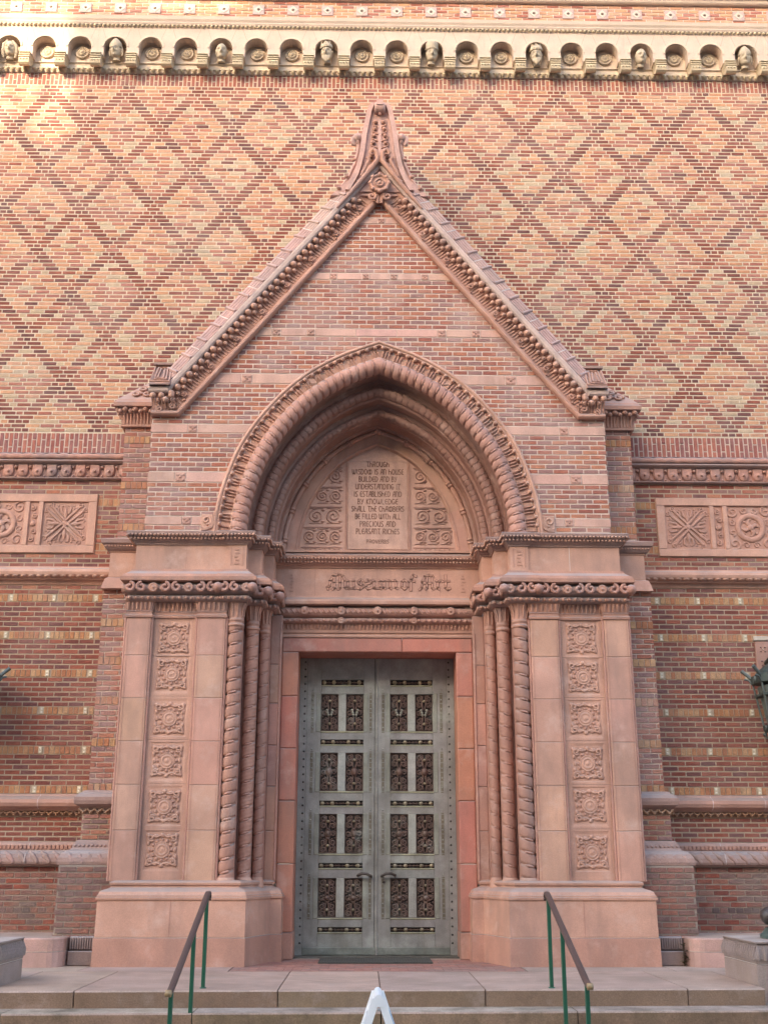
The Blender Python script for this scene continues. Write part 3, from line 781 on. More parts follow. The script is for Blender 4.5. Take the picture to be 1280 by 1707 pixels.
# ================================================================== BRICK PIERS BESIDE THE PORTAL
def pier(s, label):
    p = thing('brick_pier', label, 'pier', 'brick piers flanking the portal')
    def xr(a, b): return (s*a, s*b) if s > 0 else (s*b, s*a)
    # cores
    mb = MB()
    for (xo, y, z0, z1, c) in ((3.70, -0.54, 5.5, 7.35, MORT_PINK), (3.81, -0.64, 2.08, 4.86, MORT_PINK), (3.855, -0.69, 1.46, 1.88, MORT_DARK)):
        a, b = xr(3.05, xo); mb.box(a, b, y, 0.0, z0, z1, c)
    a, b = xr(3.05, 4.04); mb.box(a, b, -0.94, 0, 0.32, 1.18, (0.30,0.24,0.20))
    mb.build('pier_core', MORTAR, p)
    B = Bricks(BRICKW)
    def stack(xi, xo, y, z0, z1, bands, pal, d):
        a, b = xr(xi, xo); marks = sorted(bands, reverse=True); top = z1; k = 0
        for zc in marks+[None]:
            bot = zc+0.054 if zc else z0
            n = max(1, round((top-bot)/0.0717)); h = (top-bot)/n
            for i in range(n): B.course(a, b, top-h*(i+1), top-h*i, y, pal, (k % 2)*0.107 + 0.02, depth=d); k += 1
            if zc: B.headers(a, b, zc-0.054, zc+0.054, y-0.004, PAL_BAND, 0.077, depth=d); top = zc-0.054
    stack(3.10, 3.71, -0.55, 5.55, 7.30, [7.10, 6.40, 5.77], PAL_PIER, 0.548)
    stack(3.10, 3.82, -0.65, 2.09, 4.84, [4.37, 3.84, 3.30, 2.745, 2.15], PAL_PIER, 0.645)
    stack(3.10, 3.865, -0.70, 1.49, 1.82, [], PAL_PIER+PAL_DIRTY, 0.69)
    B.finish(p, 230, lambda x, z: abs(x) < (3.27 if z > 5.5 else 3.4))
    B = Bricks(BRICKD); a, b = xr(3.10, 4.055); zz = 1.165; k = 0
    while zz > 0.34:
        B.course(a, b, zz-0.0737, zz, -0.95, PAL_DIRTY, (k % 2)*0.107+0.05, depth=0.79); zz -= 0.0737; k += 1
    B.finish(p, 60, lambda x, z: abs(x) < 3.45)
    # terracotta cornice block between upper and lower pier
    plan = [(-3.79, 0.0), (-3.79, -0.70), (-3.0, -0.70)]
    def pm(rings, name, col, material, extra=None):
        mb = MB(); pl = plan if s < 0 else mirror(plan); mould(mb, pl, rings, col)
        if extra: extra(mb, pl)
        return mb.build(name, material, p)
    pm([(4.83, -0.03), (4.835, 0.045), (4.93, 0.02), (4.99, 0.0), (5.005, -0.03), (5.02, -0.03)], 'base_course', T2, TERRA)
    pm([(5.0, -0.035), (5.36, -0.035), (5.375, -0.02), (5.385, -0.02)], 'block', T1, TERRA)
    def beads(mb, pl):
        for x, y, nx, ny in along(offset(pl, 0.035), 0.042): mb.ball((x, y, 5.445), 0.017, T1, 6, 4)
        cap(mb, pl, 0.08, 5.545, TD)
        mb.add([(x, y, 5.62 if i else 5.62) for i, (x, y) in enumerate(offset(pl, -0.15))], [(0,1,2)], TD)
    pm([(5.385, -0.02), (5.40, 0.01), (5.425, 0.03), (5.465, 0.05), (5.48, 0.075), (5.53, 0.085), (5.545, 0.08), (5.60, -0.1), (5.62, -0.16)], 'dentil_cornice', TD, TERRAW, beads)
    # cap of the upper pier: fluted neck, bead row, lip and carved sloping top
    plan = [(-3.72, 0.0), (-3.72, -0.56), (-3.0, -0.56)]
    def flutes(mb, pl):
        for x, y, nx, ny in along(offset(pl, 0.02), 0.05):
            mb.tube([(x, y, 7.34), (x+nx*0.01, y+ny*0.01, 7.42), (x+nx*0.05, y+ny*0.05, 7.49)], 0.013, T2, 5)
    pm([(7.29, 0), (7.295, 0.035), (7.325, 0.04), (7.335, 0.01), (7.40, 0.015), (7.46, 0.04), (7.50, 0.07)], 'fluted_neck', T2, TERRA, flutes)
    def bd(mb, pl):
        for i, (x, y, nx, ny) in enumerate(along(offset(pl, 0.085), 0.075)):
            mb.ball((x, y, 7.545 if i % 2 == 0 else 7.515), 0.045 if i % 2 == 0 else 0.036, T2, 8, 5)
    pm([(7.49, 0.06), (7.53, 0.08), (7.58, 0.09)], 'bead_row', TD, TERRAW, bd)
    def carved(mb, pl):
        for (x, z) in ((3.40, 7.80), (3.56, 7.80), (3.48, 7.93)):
            yy = -0.66+(z-7.70)*0.875-0.018
            pts = spiral(0, 0, 0.075, 0.015, 0, 1.4, 0, 16)
            mb.tube([(s*x+px, yy+pz*0.62-0.012, z+pz*0.78) for px, _, pz in pts], 0.02, T2, 5)
    pm([(7.575, 0.10), (7.58, 0.14), (7.64, 0.145), (7.66, 0.12), (7.70, 0.10), (8.10, -0.25), (8.12, -0.5)], 'sloping_cap', T2, TERRAW, carved)
    # mouldings at the foot
    plan = [(-3.83, 0.0), (-3.83, -0.66), (-3.0, -0.66)]
    def lobes(mb, pl):
        for x, y, nx, ny in along(offset(pl, 0.06), 0.105): mb.ball((x, y, 2.0), 0.08, TD, 8, 5, (0.72, 0.8, 0.95))
    pm([(2.12, 0), (2.115, 0.03), (2.09, 0.05), (2.07, 0.09), (2.03, 0.125), (1.985, 0.13), (1.94, 0.12), (1.915, 0.08), (1.90, 0.05), (1.88, 0.04)], 'bull_nose_moulding', TD, TERRAW, lobes)
    def chain(mb, pl):
        for x, y, nx, ny in along(offset(pl, 0.06), 0.1):
            tx, ty = -ny, nx
            mb.tube([(x-tx*0.05, y-ty*0.05, 1.885), (x-tx*0.02, y-ty*0.02, 1.85), (x+tx*0.02, y+ty*0.02, 1.85), (x+tx*0.05, y+ty*0.05, 1.885)], 0.014, (0.36,0.21,0.13), 5)
            mb.ball((x, y, 1.835), 0.02, (0.36,0.21,0.13), 6, 4)
    pm([(1.90, 0.04), (1.82, 0.035), (1.81, 0.0)], 'scallop_chain', (0.26,0.16,0.11), TERRAW, chain)
    plan = [(-3.865, 0.0), (-3.865, -0.71), (-3.0, -0.71)]
    def leaves(mb, pl):
        for x, y, nx, ny in along(offset(pl, 0.13), 0.13):
            tx, ty = -ny, nx
            mb.tube([(x-tx*0.06+nx*-0.03, y-ty*0.06-ny*0.03, 1.35), (x+nx*0.05, y+ny*0.05, 1.285), (x+tx*0.06+nx*0.075, y+ty*0.06+ny*0.075, 1.21)], [0.025, 0.045, 0.03], jit(TD, 0.06), 6, True, 0.5)
        for x, y, nx, ny in along(offset(pl, 0.055), 0.055): mb.ball((x, y, 1.415), 0.022, TD, 6, 4)
    pm([(1.49, 0.0), (1.485, 0.025), (1.44, 0.05), (1.385, 0.075), (1.365, 0.09), (1.355, 0.13), (1.32, 0.175), (1.27, 0.205), (1.22, 0.215), (1.185, 0.21), (1.17, 0.19), (1.16, 0.15)], 'battered_moulding', TD, TERRAW, leaves)
    # carved foot
    mb = MB(); a, b = xr(3.10, 3.80)
    mb.bbox(a, b, -1.12, 0, 0.0, 0.17, (0.27,0.19,0.16), 0.01); mb.bbox(a, b, -1.07, 0, 0.173, 0.335, (0.24,0.175,0.155), 0.02)
    for i in range(12):
        x = s*(3.45+0.03*i); mb.tube([(x, -1.07, 0.32), (x, -1.085, 0.26), (x, -1.075, 0.19)], 0.013, (0.25,0.18,0.16), 5)
    mb.build('carved_foot', TERRAW, p)
    return p
pier(-1, 'stepped brick pier between the portal and the wall with the lamp tip')
pier(1, 'stepped brick pier between the portal and the wall with the lantern')

# ================================================================== PORTAL (terracotta, ground storey)
po = thing('entrance_portal', 'pink terracotta entrance portal with pilasters, twisted columns and Museum of Art frieze', 'portal')
def strand(ph, fine):
    d = min(ph, 1-ph)
    if fine:
        k = min(1.0, d/0.14); k = k*k*(3-2*k)
        return 0.80+0.20*k*(0.62+0.38*abs(sin(3*pi*ph))**0.6)
    k = min(1.0, d/0.17); k = k*k*(3-2*k)
    return 0.77+0.20*k+0.04*sin(pi*ph)
def twisted_column(x, y, r, z0, z1, pitch, hand, fine):
    mb = MB(); n = 20; st = 14; N = int((z1-z0)/pitch*st); R = []
    for i in range(N+1):
        z = z0+(z1-z0)*i/N; row = []
        for k in range(n):
            a = 2*pi*k/n
            rr = r*strand((z/pitch - hand*a/(2*pi)) % 1.0, fine)
            row.append((x+rr*cos(a), y+rr*sin(a), z))
        R.append(row)
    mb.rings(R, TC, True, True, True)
    # a carved bud lies in each groove on the front
    j0 = int(z0/pitch)
    for j in range(j0, int(z1/pitch)+2):
        pts = []
        for k in range(7):
            a = -pi/2+(-0.62+1.24*k/6)
            z = pitch*(j + hand*a/(2*pi))
            pts.append((x+r*0.93*cos(a), y+r*0.93*sin(a), z))
        if pts[0][2] < z0+0.02 or pts[-1][2] > z1-0.02 or pts[-1][2] < z0+0.02 or pts[0][2] > z1-0.02: continue
        q_ = r/0.106
        mb.tube(pts, [0.004*q_,0.012*q_,0.017*q_,0.018*q_,0.015*q_,0.014*q_,0.006*q_], T3, 6)
        mb.ball(pts[-2], 0.016*q_, T2, 6, 4)
    return mb
def column(s, x, y, r, hand):
    c = bpy.data.objects.new('twisted_column', None); COL.objects.link(c); c.parent = po
    z0, z1 = 1.0, 4.30
    mb = twisted_column(s*x, y, r, z0+0.02, z1-0.05, 0.162, -s, r < 0.1); mb.build('shaft', TERRA, c)
    mb = MB(); mb.lathe((s*x, y, z1-0.06), [(r*0.9,0),(r*1.12,0.01),(r*1.15,0.035),(r*1.0,0.05),(r*0.96,0.07),(r*1.06,0.08),(r*1.1,0.10),(r*0.98,0.12),(r*1.0,0.24),(r*1.22,0.30),(r*1.35,0.34),(r*1.3,0.37)], T2, 18)
    for k in range(10):
        a = 2*pi*k/10
        mb.tube([(s*x+r*1.0*cos(a), y+r*1.0*sin(a), z1+0.08), (s*x+r*1.1*cos(a), y+r*1.1*sin(a), z1+0.2), (s*x+r*1.35*cos(a), y+r*1.35*sin(a), z1+0.27)], 0.012, T2, 5)
    mb.build('capital', TERRAW, c)
    mb = MB(); mb.lathe((s*x, y, z0-0.10), [(r*1.35,0),(r*1.38,0.03),(r*1.2,0.06),(r*1.25,0.09),(r*1.02,0.13)], T1, 18); mb.build('base', TERRA, c)
for s in (-1, 1):
    column(s, 1.925, -0.97, 0.106, -1); column(s, 1.715, -0.74, 0.088, -1); column(s, 1.570, -0.50, 0.070, -1)

# relief panel with a rosette, shared by the pilasters
def rosette_panel():
    mb = MB(); c = T1; w = 0.205
    mb.add([(-0.232,0,-0.25),(0.232,0,-0.25),(0.232,0,0.25),(-0.232,0,0.25),(-0.205,0.012,-0.235),(0.205,0.012,-0.235),(0.205,0.012,0.215),(-0.205,0.012,0.215)],
           [(0,1,5,4),(1,2,6,5),(2,3,7,6),(3,0,4,7),(4,5,6,7)], c)
    mb.lathe((0,0.012,-0.01), [(0.105,0),(0.105,0.02),(0.095,0.028),(0.088,0.018),(0.078,0.018),(0.07,0.03),(0.055,0.034),(0.05,0.024),(0.035,0.026),(0.012,0.04),(0.003,0.042)], c, 20, 'y')
    for k in range(12):
        a = 2*pi*k/12; mb.ball((0.125*cos(a), 0.004, -0.01+0.125*sin(a)), 0.024, T2, 6, 4, (1, .6, 1))
    for sx in (-1, 1):
        for sz in (-1, 1):
            mb.tube(spiral(sx*0.145, -0.01+sz*0.15, 0.045, 0.012, (pi/4 if sx*sz > 0 else 3*pi/4)+(pi if sz > 0 else 0), 1.3*sx*sz, -0.006, 14), 0.015, c, 5)
            mb.ball((sx*0.178, 0, -0.01+sz*0.178), 0.03, c, 6, 4, (1, .6, 1))
            mb.ball((sx*0.175, 0, -0.01+sz*0.085), 0.026, c, 6, 4, (.8, .6, 1.3)); mb.ball((sx*0.08, 0, -0.01+sz*0.175), 0.026, c, 6, 4, (1.4, .6, .8))
        mb.ball((sx*0.165, 0.004, -0.01), 0.025, c, 6, 4, (.8, .6, 1.5))
        mb.tube([(sx*0.02, 0.0, 0.16), (sx*0.07, -0.008, 0.145), (sx*0.12, 0, 0.16)], 0.014, c, 5)
        mb.tube([(sx*0.02, 0.0, -0.19), (sx*0.07, -0.008, -0.165), (sx*0.12, 0, -0.18)], 0.014, c, 5)
    mb.ball((0, 0, 0.18), 0.03, c, 6, 4, (1, .6, 1)); mb.ball((0, 0, -0.19), 0.03, c, 6, 4, (1, .6, 1))
    return mb
RP = None
PJ = [0.985, 1.603, 2.168, 2.723, 3.284, 3.849, 4.36]
PZ = [4.10, 3.595, 3.03, 2.465, 1.91, 1.353]
for s in (-1, 1):
    def xr(a, b): return (s*a, s*b) if s > 0 else (s*b, s*a)
    pil = bpy.data.objects.new('pilaster', None); COL.objects.link(pil); pil.parent = po
    mb = MB(); a, b = xr(1.96, 3.36); mb.box(a, b, -0.99, -0.02, 0.9, 4.5, (0.40,0.26,0.21)); mb.build('pilaster_core', MORTAR, pil)
    for (x0, x1, yf) in ((3.05, 3.375, -1.065), (2.05, 2.425, -1.065)):
        for z0, z1 in zip(PJ, PJ[1:]):
            mb = MB(); a, b = xr(x0, x1); c = jit(T1, 0.06, 0.04)
            mb.bbox(a, b, yf, -0.5, z0+0.0025, z1-0.0025, c, 0.006)
            # raised fillet frame lines
            for xx in (x0+0.028, x1-0.028):
                mb.box(s*xx-0.004, s*xx+0.004, yf-0.004, yf+0.005, z0+0.004, z1-0.004, T2)
            mb.build('block', TERRA, pil)
        for xx in ((x0-0.015), (x1+0.015)):      # cable edging
            mb = MB(); n = 8; R = []; N = 150
            for i in range(N+1):
                z = 0.99+3.37*i/N; row = []
                for k in range(n):
                    a = 2*pi*k/n; ph = (z/0.085 + a/(2*pi)) % 1.0
                    rr = 0.021*(0.72+0.34*abs(sin(pi*ph)))
                    row.append((s*xx+rr*cos(a), (yf+0.03)+rr*sin(a), z))
                R.append(row)
            mb.rings(R, T3, True, True, True); mb.build('cable_edging', TERRA, pil)
    for (x0, x1, yf) in ((3.05, 3.375, -1.065), (2.05, 2.425, -1.065)):
        mb = MB(); a, b = xr(x0+0.004, x1-0.004); mb.box(a, b, yf+0.006, -0.6, 0.985, 4.36, (0.40,0.245,0.19)); mb.build('joint_mortar', MORTAR, pil)
    # panel field blocks
    for i, zc in enumerate(PZ):
        z0 = (zc+PZ[i+1])/2 if i < 5 else 0.985; z1 = (zc+PZ[i-1])/2 if i else 4.36
        if i == len(PZ)-1: z0 = 0.985
        if i == 0: z1 = 4.36
        mb = MB(); a, b = xr(2.455, 3.02)
        for (u0, u1, v0, v1) in ((2.455, 2.511, z0, z1), (2.969, 3.02, z0, z1)):
            a, b = xr(u0, u1); mb.box(a, b, -1.005, -0.8, v0+0.002, v1-0.002, T1)
        a, b = xr(2.5095, 2.9705)
        mb.box(a, b, -1.0055, -0.8, zc+0.2485, z1-0.002, T1); mb.box(a, b, -1.0055, -0.8, z0+0.002, zc-0.2485, T1)
        mb.build('field_block', TERRA, pil)
        if RP is None: o = rosette_panel().build('carved_panel', TERRA, pil); RP = o; o.location = (s*2.74, -1.004, zc); o.scale = (1, 0.65, 1)
        else:
            o = copy(RP, (s*2.74, -1.004, zc), pil); o.rotation_euler = (0, pi if (i+(s > 0)) % 2 else 0, radians(random.uniform(-1.0, 1.0)))
    # neck mouldings above panels
    mb = MB()
    plan = [(-3.375, -0.5), (-3.375, -1.065), (-3.05, -1.065), (-3.05, -1.005), (-2.425, -1.005), (-2.425, -1.065), (-2.05, -1.065), (-2.05, -0.5)]
    pl = plan if s < 0 else mirror(plan)
    mould(mb, pl, [(4.355, 0.0), (4.36, 0.02), (4.39, 0.025), (4.40, 0.008), (4.425, 0.008), (4.44, 0.02), (4.45, 0.005), (4.56, 0.03), (4.58, 0.05), (4.585, 0)], T2)
    for x, y, nx, ny in along(offset(pl, 0.012), 0.062):
        mb.tube([(x, y, 4.46), (x+nx*0.006, y+ny*0.006, 4.51), (x+nx*0.02, y+ny*0.02, 4.565)], [0.012, 0.02, 0.024], T2, 5)
    mb.build('neck_moulding', TERRAW, pil)
    # stepped jamb behind the columns
    jb = bpy.data.objects.new('splayed_jamb', None); COL.objects.link(jb); jb.parent = po
    mb = MB()
    for (x0, x1, y) in ((1.83, 2.05, -0.925), (1.645, 1.829, -0.70), (1.50, 1.644, -0.465)):
        a, b = xr(x0, x1); mb.box(a, b, y, 0.3, 0.9, 4.56, T3)
    mb.build('backing', TERRA, jb)
    jz = [0.98, 1.62, 2.20, 2.75, 3.32, 3.86, 4.56]
    for z0, z1 in zip(jz, jz[1:]):
        mb = MB(); a, b = xr(1.345, 1.499); mb.bbox(a, b, -0.30, 0.3, z0+0.002, z1-0.002, jit(T3, 0.06, 0.06), 0.008); mb.build('block', TERRA, jb)
    mb = MB(); N = 120; R = []
    for i in range(N+1):
        z = 1.0+3.3*i/N; R.append([(s*1.362+0.02*(0.75+0.3*abs(sin(pi*((z/0.09+k/8) % 1))))*cos(2*pi*k/8), -0.292+0.02*sin(2*pi*k/8), z) for k in range(8)])
    mb.rings(R, T3, True, True, True); mb.build('cable_edging', TERRA, jb)
    jz = [0.335, 1.20, 2.02, 2.72, 3.44, 4.06]
    for z0, z1 in zip(jz, jz[1:]):
        mb = MB(); a, b = xr(1.115, 1.344); mb.bbox(a, b, -0.17, 0.36, z0+0.002, z1-0.002, jit(TR, 0.07, 0.07), 0.012)
        mb.build('jamb_block', TERRA, jb)
    mb = MB(); a, b = xr(1.105, 1.30); mb.bbox(a, b, -0.185, 0.36, 0.0, 0.332, T2, 0.008); mb.build('jamb_foot', TERRA, jb)
    for k in range(9):      # dark hinge pins in the reveal
        pass
    # plinth
    pn = bpy.data.objects.new('plinth', None); COL.objects.link(pn); pn.parent = po
    plan = [(-3.455, 0.1), (-3.455, -1.275), (-1.625, -1.275), (-1.385, -0.53), (-1.235, -0.53), (-1.235, 0.2)]
    pl = plan if s < 0 else mirror(plan)
    pr0 = offset(pl, 0.012); n = len(pr0)
    mb = MB(); mould(mb, pl, [(0.0, 0.014), (0.326, 0.010), (0.331, 0.0), (0.334, -0.01)], T2); mb.build('base_course', TERRA, pn)
    mb = MB(); mould(mb, pl, [(0.331, -0.006), (0.338, -0.004)], (0.70,0.55,0.45)); mb.build('mortar_joint', MORTAR, pn)
    mb = MB(); mould(mb, pl, [(0.337, 0.0), (0.77, -0.004), (0.775, -0.02)], T1)
    for (u, du) in ((-2.55, 0.003),):
        uu = u if s < 0 else -u
        mb.box(uu-0.003, uu+0.003, -1.277, -1.26, 0.34, 0.77, T3)
    mb.build('die_course', TERRA, pn)
    mb = MB(); mould(mb, pl, [(0.77, -0.02), (0.772, 0.012), (0.80, 0.016), (0.805, 0.004), (0.825, 0.004), (0.83, -0.006), (0.865, -0.02), (0.885, -0.05), (0.90, -0.10), (0.915, -0.135), (0.93, -0.14)], T1)
    mould(mb, pl, [(0.93, -0.145), (0.945, -0.12), (0.97, -0.115), (0.985, -0.13), (0.995, -0.17), (1.0, -0.26)], T1)
    cap(mb, pl, -0.17, 0.996, T1)
    mb.build('base_moulding', TERRA, pn)

# entablature: side parts (stepping in over the columns) and centre part
splan = [(-3.31, 0.1), (-3.31, -1.075), (-2.05, -1.075), (-2.05, -1.10), (-1.80, -1.10), (-1.80, -0.86), (-1.61, -0.86), (-1.61, -0.55), (-1.47, -0.55), (-1.47, 0.1)]
cplan = [(-1.475, -0.10), (1.475, -0.10)]
def rosette(mb, x, y, z, nx, ny, r, c):
    """a flower boss whose axis follows (nx, ny)"""
    tx, ty = -ny, nx
    prof = [(r, 0.0), (r, r*0.45), (r*0.85, r*0.6), (r*0.6, r*0.45), (r*0.35, r*0.5), (r*0.2, r*0.7), (0.002, r*0.75)]
    R = []
    for rr, h in prof:
        R.append([(x+nx*h+tx*rr*cos(2*pi*k/12), y+ny*h+ty*rr*cos(2*pi*k/12), z+rr*sin(2*pi*k/12)) for k in range(12)])
    mb.rings(R, c, True, True, True)
def curl(mb, x, y, z, nx, ny, r, hand, c):
    tx, ty = -ny, nx
    pts = []
    for i in range(13):
        a = pi/2+hand*2*pi*1.15*i/12; rr = r*(1-0.75*i/12)
        pts.append((x+tx*rr*cos(a)+nx*0.02, y+ty*rr*cos(a)+ny*0.02, z+rr*sin(a)))
    mb.tube(pts, [r*0.36]*12+[r*0.2], c, 6)
for s in (-1, 0, 1):
    en = bpy.data.objects.new('entablature', None); COL.objects.link(en); en.parent = po
    pl = cplan if s == 0 else splan if s < 0 else mirror(splan)
    c0 = s == 0
    W1 = TERRAW if not c0 else TERRA
    # fluted band and egg band over the capitals
    mb = MB()
    if c0:
        mould(mb, pl, [(4.355, -0.03), (4.36, 0.02), (4.38, 0.025), (4.385, -0.01), (4.47, 0.01), (4.475, 0.04)], T1)
        for x, y, nx, ny in along(offset(pl, 0.0), 0.055):
            mb.tube([(x, y, 4.395), (x, y-0.006, 4.43), (x, y-0.012, 4.465)], [0.010,0.017,0.02], T2, 5)
        z0 = 4.475
    else: z0 = 4.572
    if c0: mb.build('fluted_band', TERRA, en)
    mb = MB(); h = 0.085
    mould(mb, pl, [(z0, -0.02), (z0, 0.03), (z0+0.012, 0.055), (z0+0.03, 0.07), (z0+0.055, 0.07), (z0+0.075, 0.05), (z0+h, 0.03)], T3 if c0 else TD)
    for x, y, nx, ny in along(offset(pl, 0.068), 0.085):
        mb.ball((x, y, z0+0.04), 0.028, T2, 6, 4, (1, 1, 1))
    mb.build('egg_band', W1, en)
    mb = MB(); z1 = z0+h+0.01
    mould(mb, pl, [(z1-0.012, 0.02), (z1, 0.05), (z1+0.02, 0.09), (z1+0.06, 0.115), (z1+0.10, 0.11), (z1+0.13, 0.08), (z1+0.15, 0.04), (z1+0.165, 0.02)], T3 if c0 else TD)
    off = offset(pl, 0.105)
    if c0:
        for k in range(-2, 3): rosette(mb, k*0.52, -0.205, z1+0.075, 0, -1, 0.062, T2)
        for k in (-1, 1): rosette(mb, k*0.52, -0.165, z0+0.04, 0, -1, 0.048, T2)
        for i, (x, y, nx, ny) in enumerate(along(off, 0.075)):
            mb.tube([(x-0.03, y+0.005, z1+0.11), (x, y-0.012, z1+0.075), (x+0.03, y+0.005, z1+0.04)], 0.012, T2, 5)
    else:
        for i, (x, y, nx, ny) in enumerate(along(off[:], 0.165)):
            if abs(nx) > 0.5 and abs(x) < 2: 
                curl(mb, x, y, z1+0.075, nx, ny, 0.07, 1, T2); continue
            if i % 3 == 1: rosette(mb, x, y, z1+0.075, nx, ny, 0.065, T2)
            else: curl(mb, x, y, z1+0.08, nx, ny, 0.07, 1 if i % 3 == 0 else -1, T3)
        for (x, y) in off[2:9]:
            mb.ball((x, y, z1+0.08), 0.075, T3, 8, 6)
    mb.build('floral_band', W1, en)
    # cornice moulding
    mb = MB(); z2 = z1+0.165
    z3 = 4.885 if c0 else 5.025
    k = (z3-z2)/0.19
    mould(mb, pl, [(z2-0.01, 0.0), (z2, 0.13), (z2+0.005*k, 0.155), (z2+0.055*k, 0.16), (z2+0.06*k, 0.135), (z2+0.10*k, 0.12), (z2+0.105*k, 0.10), (z2+0.14*k, 0.055), (z2+0.155*k, 0.04), (z2+0.185*k, 0.035), (z3, 0.0)], T1 if c0 else T2)
    mb.build('cornice_moulding', W1, en)
    # frieze
    mb = MB(); z4 = 5.30 if c0 else 5.365
    mould(mb, pl, [(z3, 0.0), (z4, 0.0)], T1); fr = mb.build('frieze', TERRA, en)
    mb = MB()
    if c0:
        for x in (-0.905, -0.005, 0.90): mb.box(x-0.003, x+0.003, -0.102, -0.09, z3, z4, T3)
        for sx in (-1, 1):
            for j in range(6): mb.box(sx*1.24-0.03+0.012*(j % 2), sx*1.24+0.03-0.01*(j % 3), -0.108, -0.09, 4.95+0.048*j, 4.97+0.048*j, T2)
    else:
        for x in (2.62,): mb.box(s*x-0.004, s*x+0.004, -1.078, -1.06, z3, z4, (0.62,0.52,0.45) if s > 0 else T3)
        for (u0, u1, w0, w1) in ((1.84,1.855,z3+0.05,z4-0.03),(2.0,2.015,z3+0.05,z4-0.03)):
            a, b = sorted((s*u0, s*u1)); mb.box(a, b, -1.108, -1.09, w0, w1, T2)
        for j in range(5): mb.box(s*1.928-0.035+0.01*(j % 2), s*1.928+0.035-0.012*(j % 3), -1.11, -1.09, z3+0.07+0.048*j, z3+0.095+0.048*j, T2)
    mb.build('incised_ornament', TERRA, en)
    # dentil cornice
    mb = MB(); d = z4
    mould(mb, pl, [(d, 0.0), (d+0.002, 0.018), (d+0.02, 0.02), (d+0.03, 0.035), (d+0.05, 0.055), (d+0.085, 0.07), (d+0.09, 0.085), (d+0.125, 0.10), (d+0.13, 0.12), (d+0.165, 0.125), (d+0.175, 0.11), (d+0.18, 0.08), (5.56, -0.06), (5.562, -0.25)], T2 if c0 else TD)
    for x, y, nx, ny in along(offset(pl, 0.085), 0.05): mb.ball((x, y, d+0.072), 0.019, T1, 6, 4)
    for x, y, nx, ny in along(offset(pl, 0.118), 0.05): mb.ball((x, y, d+0.118), 0.018, T1, 6, 4, (1.2, 1, 1))
    mb.build('dentil_cornice', W1, en)
    if not c0:
        mb = MB(); p2 = offset(pl, -0.03)
        mb.add([(x, y, 5.555) for x, y in p2], [tuple(range(len(p2)))], TD)
        mb.add([(x, y, 4.57) for x, y in offset(pl, -0.02)], [tuple(range(len(p2)))], TD)
        mb.build('cornice_top', TERRAW, en)
mb = MB(); mb.box(-1.47, 1.47, -0.06, 0.3, 4.4, 5.55, T2); mb.box(-1.46, 1.46, -0.14, 0.05, 5.535, 5.553, T1); mb.build('entablature_core', TERRA, po)
# lintel over the door
ln = bpy.data.objects.new('lintel', None); COL.objects.link(ln); ln.parent = po
for x0, x1 in ((-1.344, 0.35), (0.35, 1.344)):
    mb = MB(); mb.bbox(x0+0.002, x1-0.002, -0.172, 0.36, 4.062, 4.265, jit(TR, 0.06, 0.05), 0.012); mb.build('block', TERRA, ln)
mb = MB(); mould(mb, [(-1.344, -0.10), (1.344, -0.10)], [(4.265, 0.03), (4.268, 0.085), (4.29, 0.09), (4.30, 0.06), (4.33, 0.055), (4.335, 0.075), (4.352, 0.08), (4.36, 0.03)], T1); mb.build('fillet', TERRA, ln)

# ================================================================== BRICK GABLE OVER THE PORTAL
AC = [(1,0),(0.987,0.13),(0.948,0.27),(0.86,0.455),(0.71,0.635),(0.505,0.80),(0.26,0.92),(0,1)]
def arch_half(n=40):
    pts = []
    C = [(1.0,-0.13)]+AC+[(-0.26,1.075)]
    for i in range(1, len(C)-2):
        for k in range(12):
            t = k/12; p0, p1, p2, p3 = C[i-1], C[i], C[i+1], C[i+2]
            pts.append(tuple(0.5*((2*p1[j])+(-p0[j]+p2[j])*t+(2*p0[j]-5*p1[j]+4*p2[j]-p3[j])*t*t+(-p0[j]+3*p1[j]-3*p2[j]+p3[j])*t**3) for j in (0, 1)))
    pts.append((0.0, 1.0))
    L = [0]
    for a, b in zip(pts, pts[1:]): L.append(L[-1]+sqrt((a[0]-b[0])**2+1.3*(a[1]-b[1])**2))
    out = []; j = 0
    for i in range(n+1):
        t = L[-1]*i/n
        while j < len(L)-2 and L[j+1] < t: j += 1
        f = (t-L[j])/(L[j+1]-L[j]); out.append((pts[j][0]+(pts[j+1][0]-pts[j][0])*f, pts[j][1]+(pts[j+1][1]-pts[j][1])*f))
    return out
HALF = arch_half(36); ZA = 5.50
FULL = [(u, v) for u, v in HALF] + [(-u, v) for u, v in HALF[::-1][1:]]
APX = [(1.165, 7.255), (1.36, 7.43), (1.40, 7.475), (1.555, 7.60), (1.71, 7.84), (1.82, 7.985), (1.94, 8.107), (2.245, 8.441), (2.3, 8.50)]
def apex(w):
    for (a, za), (b, zb) in zip(APX, APX[1:]):
        if w <= b: return za+(zb-za)*(w-a)/(b-a)
    return APX[-1][1]
def arch_pts(w, y, pts=None):
    h = apex(w)-ZA; return [(u*w, y, ZA+v*h) for u, v in (pts or FULL)]
def arch_x(w, z):
    """half width of the arch curve w at height z"""
    h = apex(w)-ZA; v = (z-ZA)/h
    if v >= 1: return 0.0
    for (u0, v0), (u1, v1) in zip(HALF, HALF[1:]):
        if v0 <= v <= v1: return w*(u0+(u1-u0)*(v-v0)/max(1e-6, v1-v0))
    return w

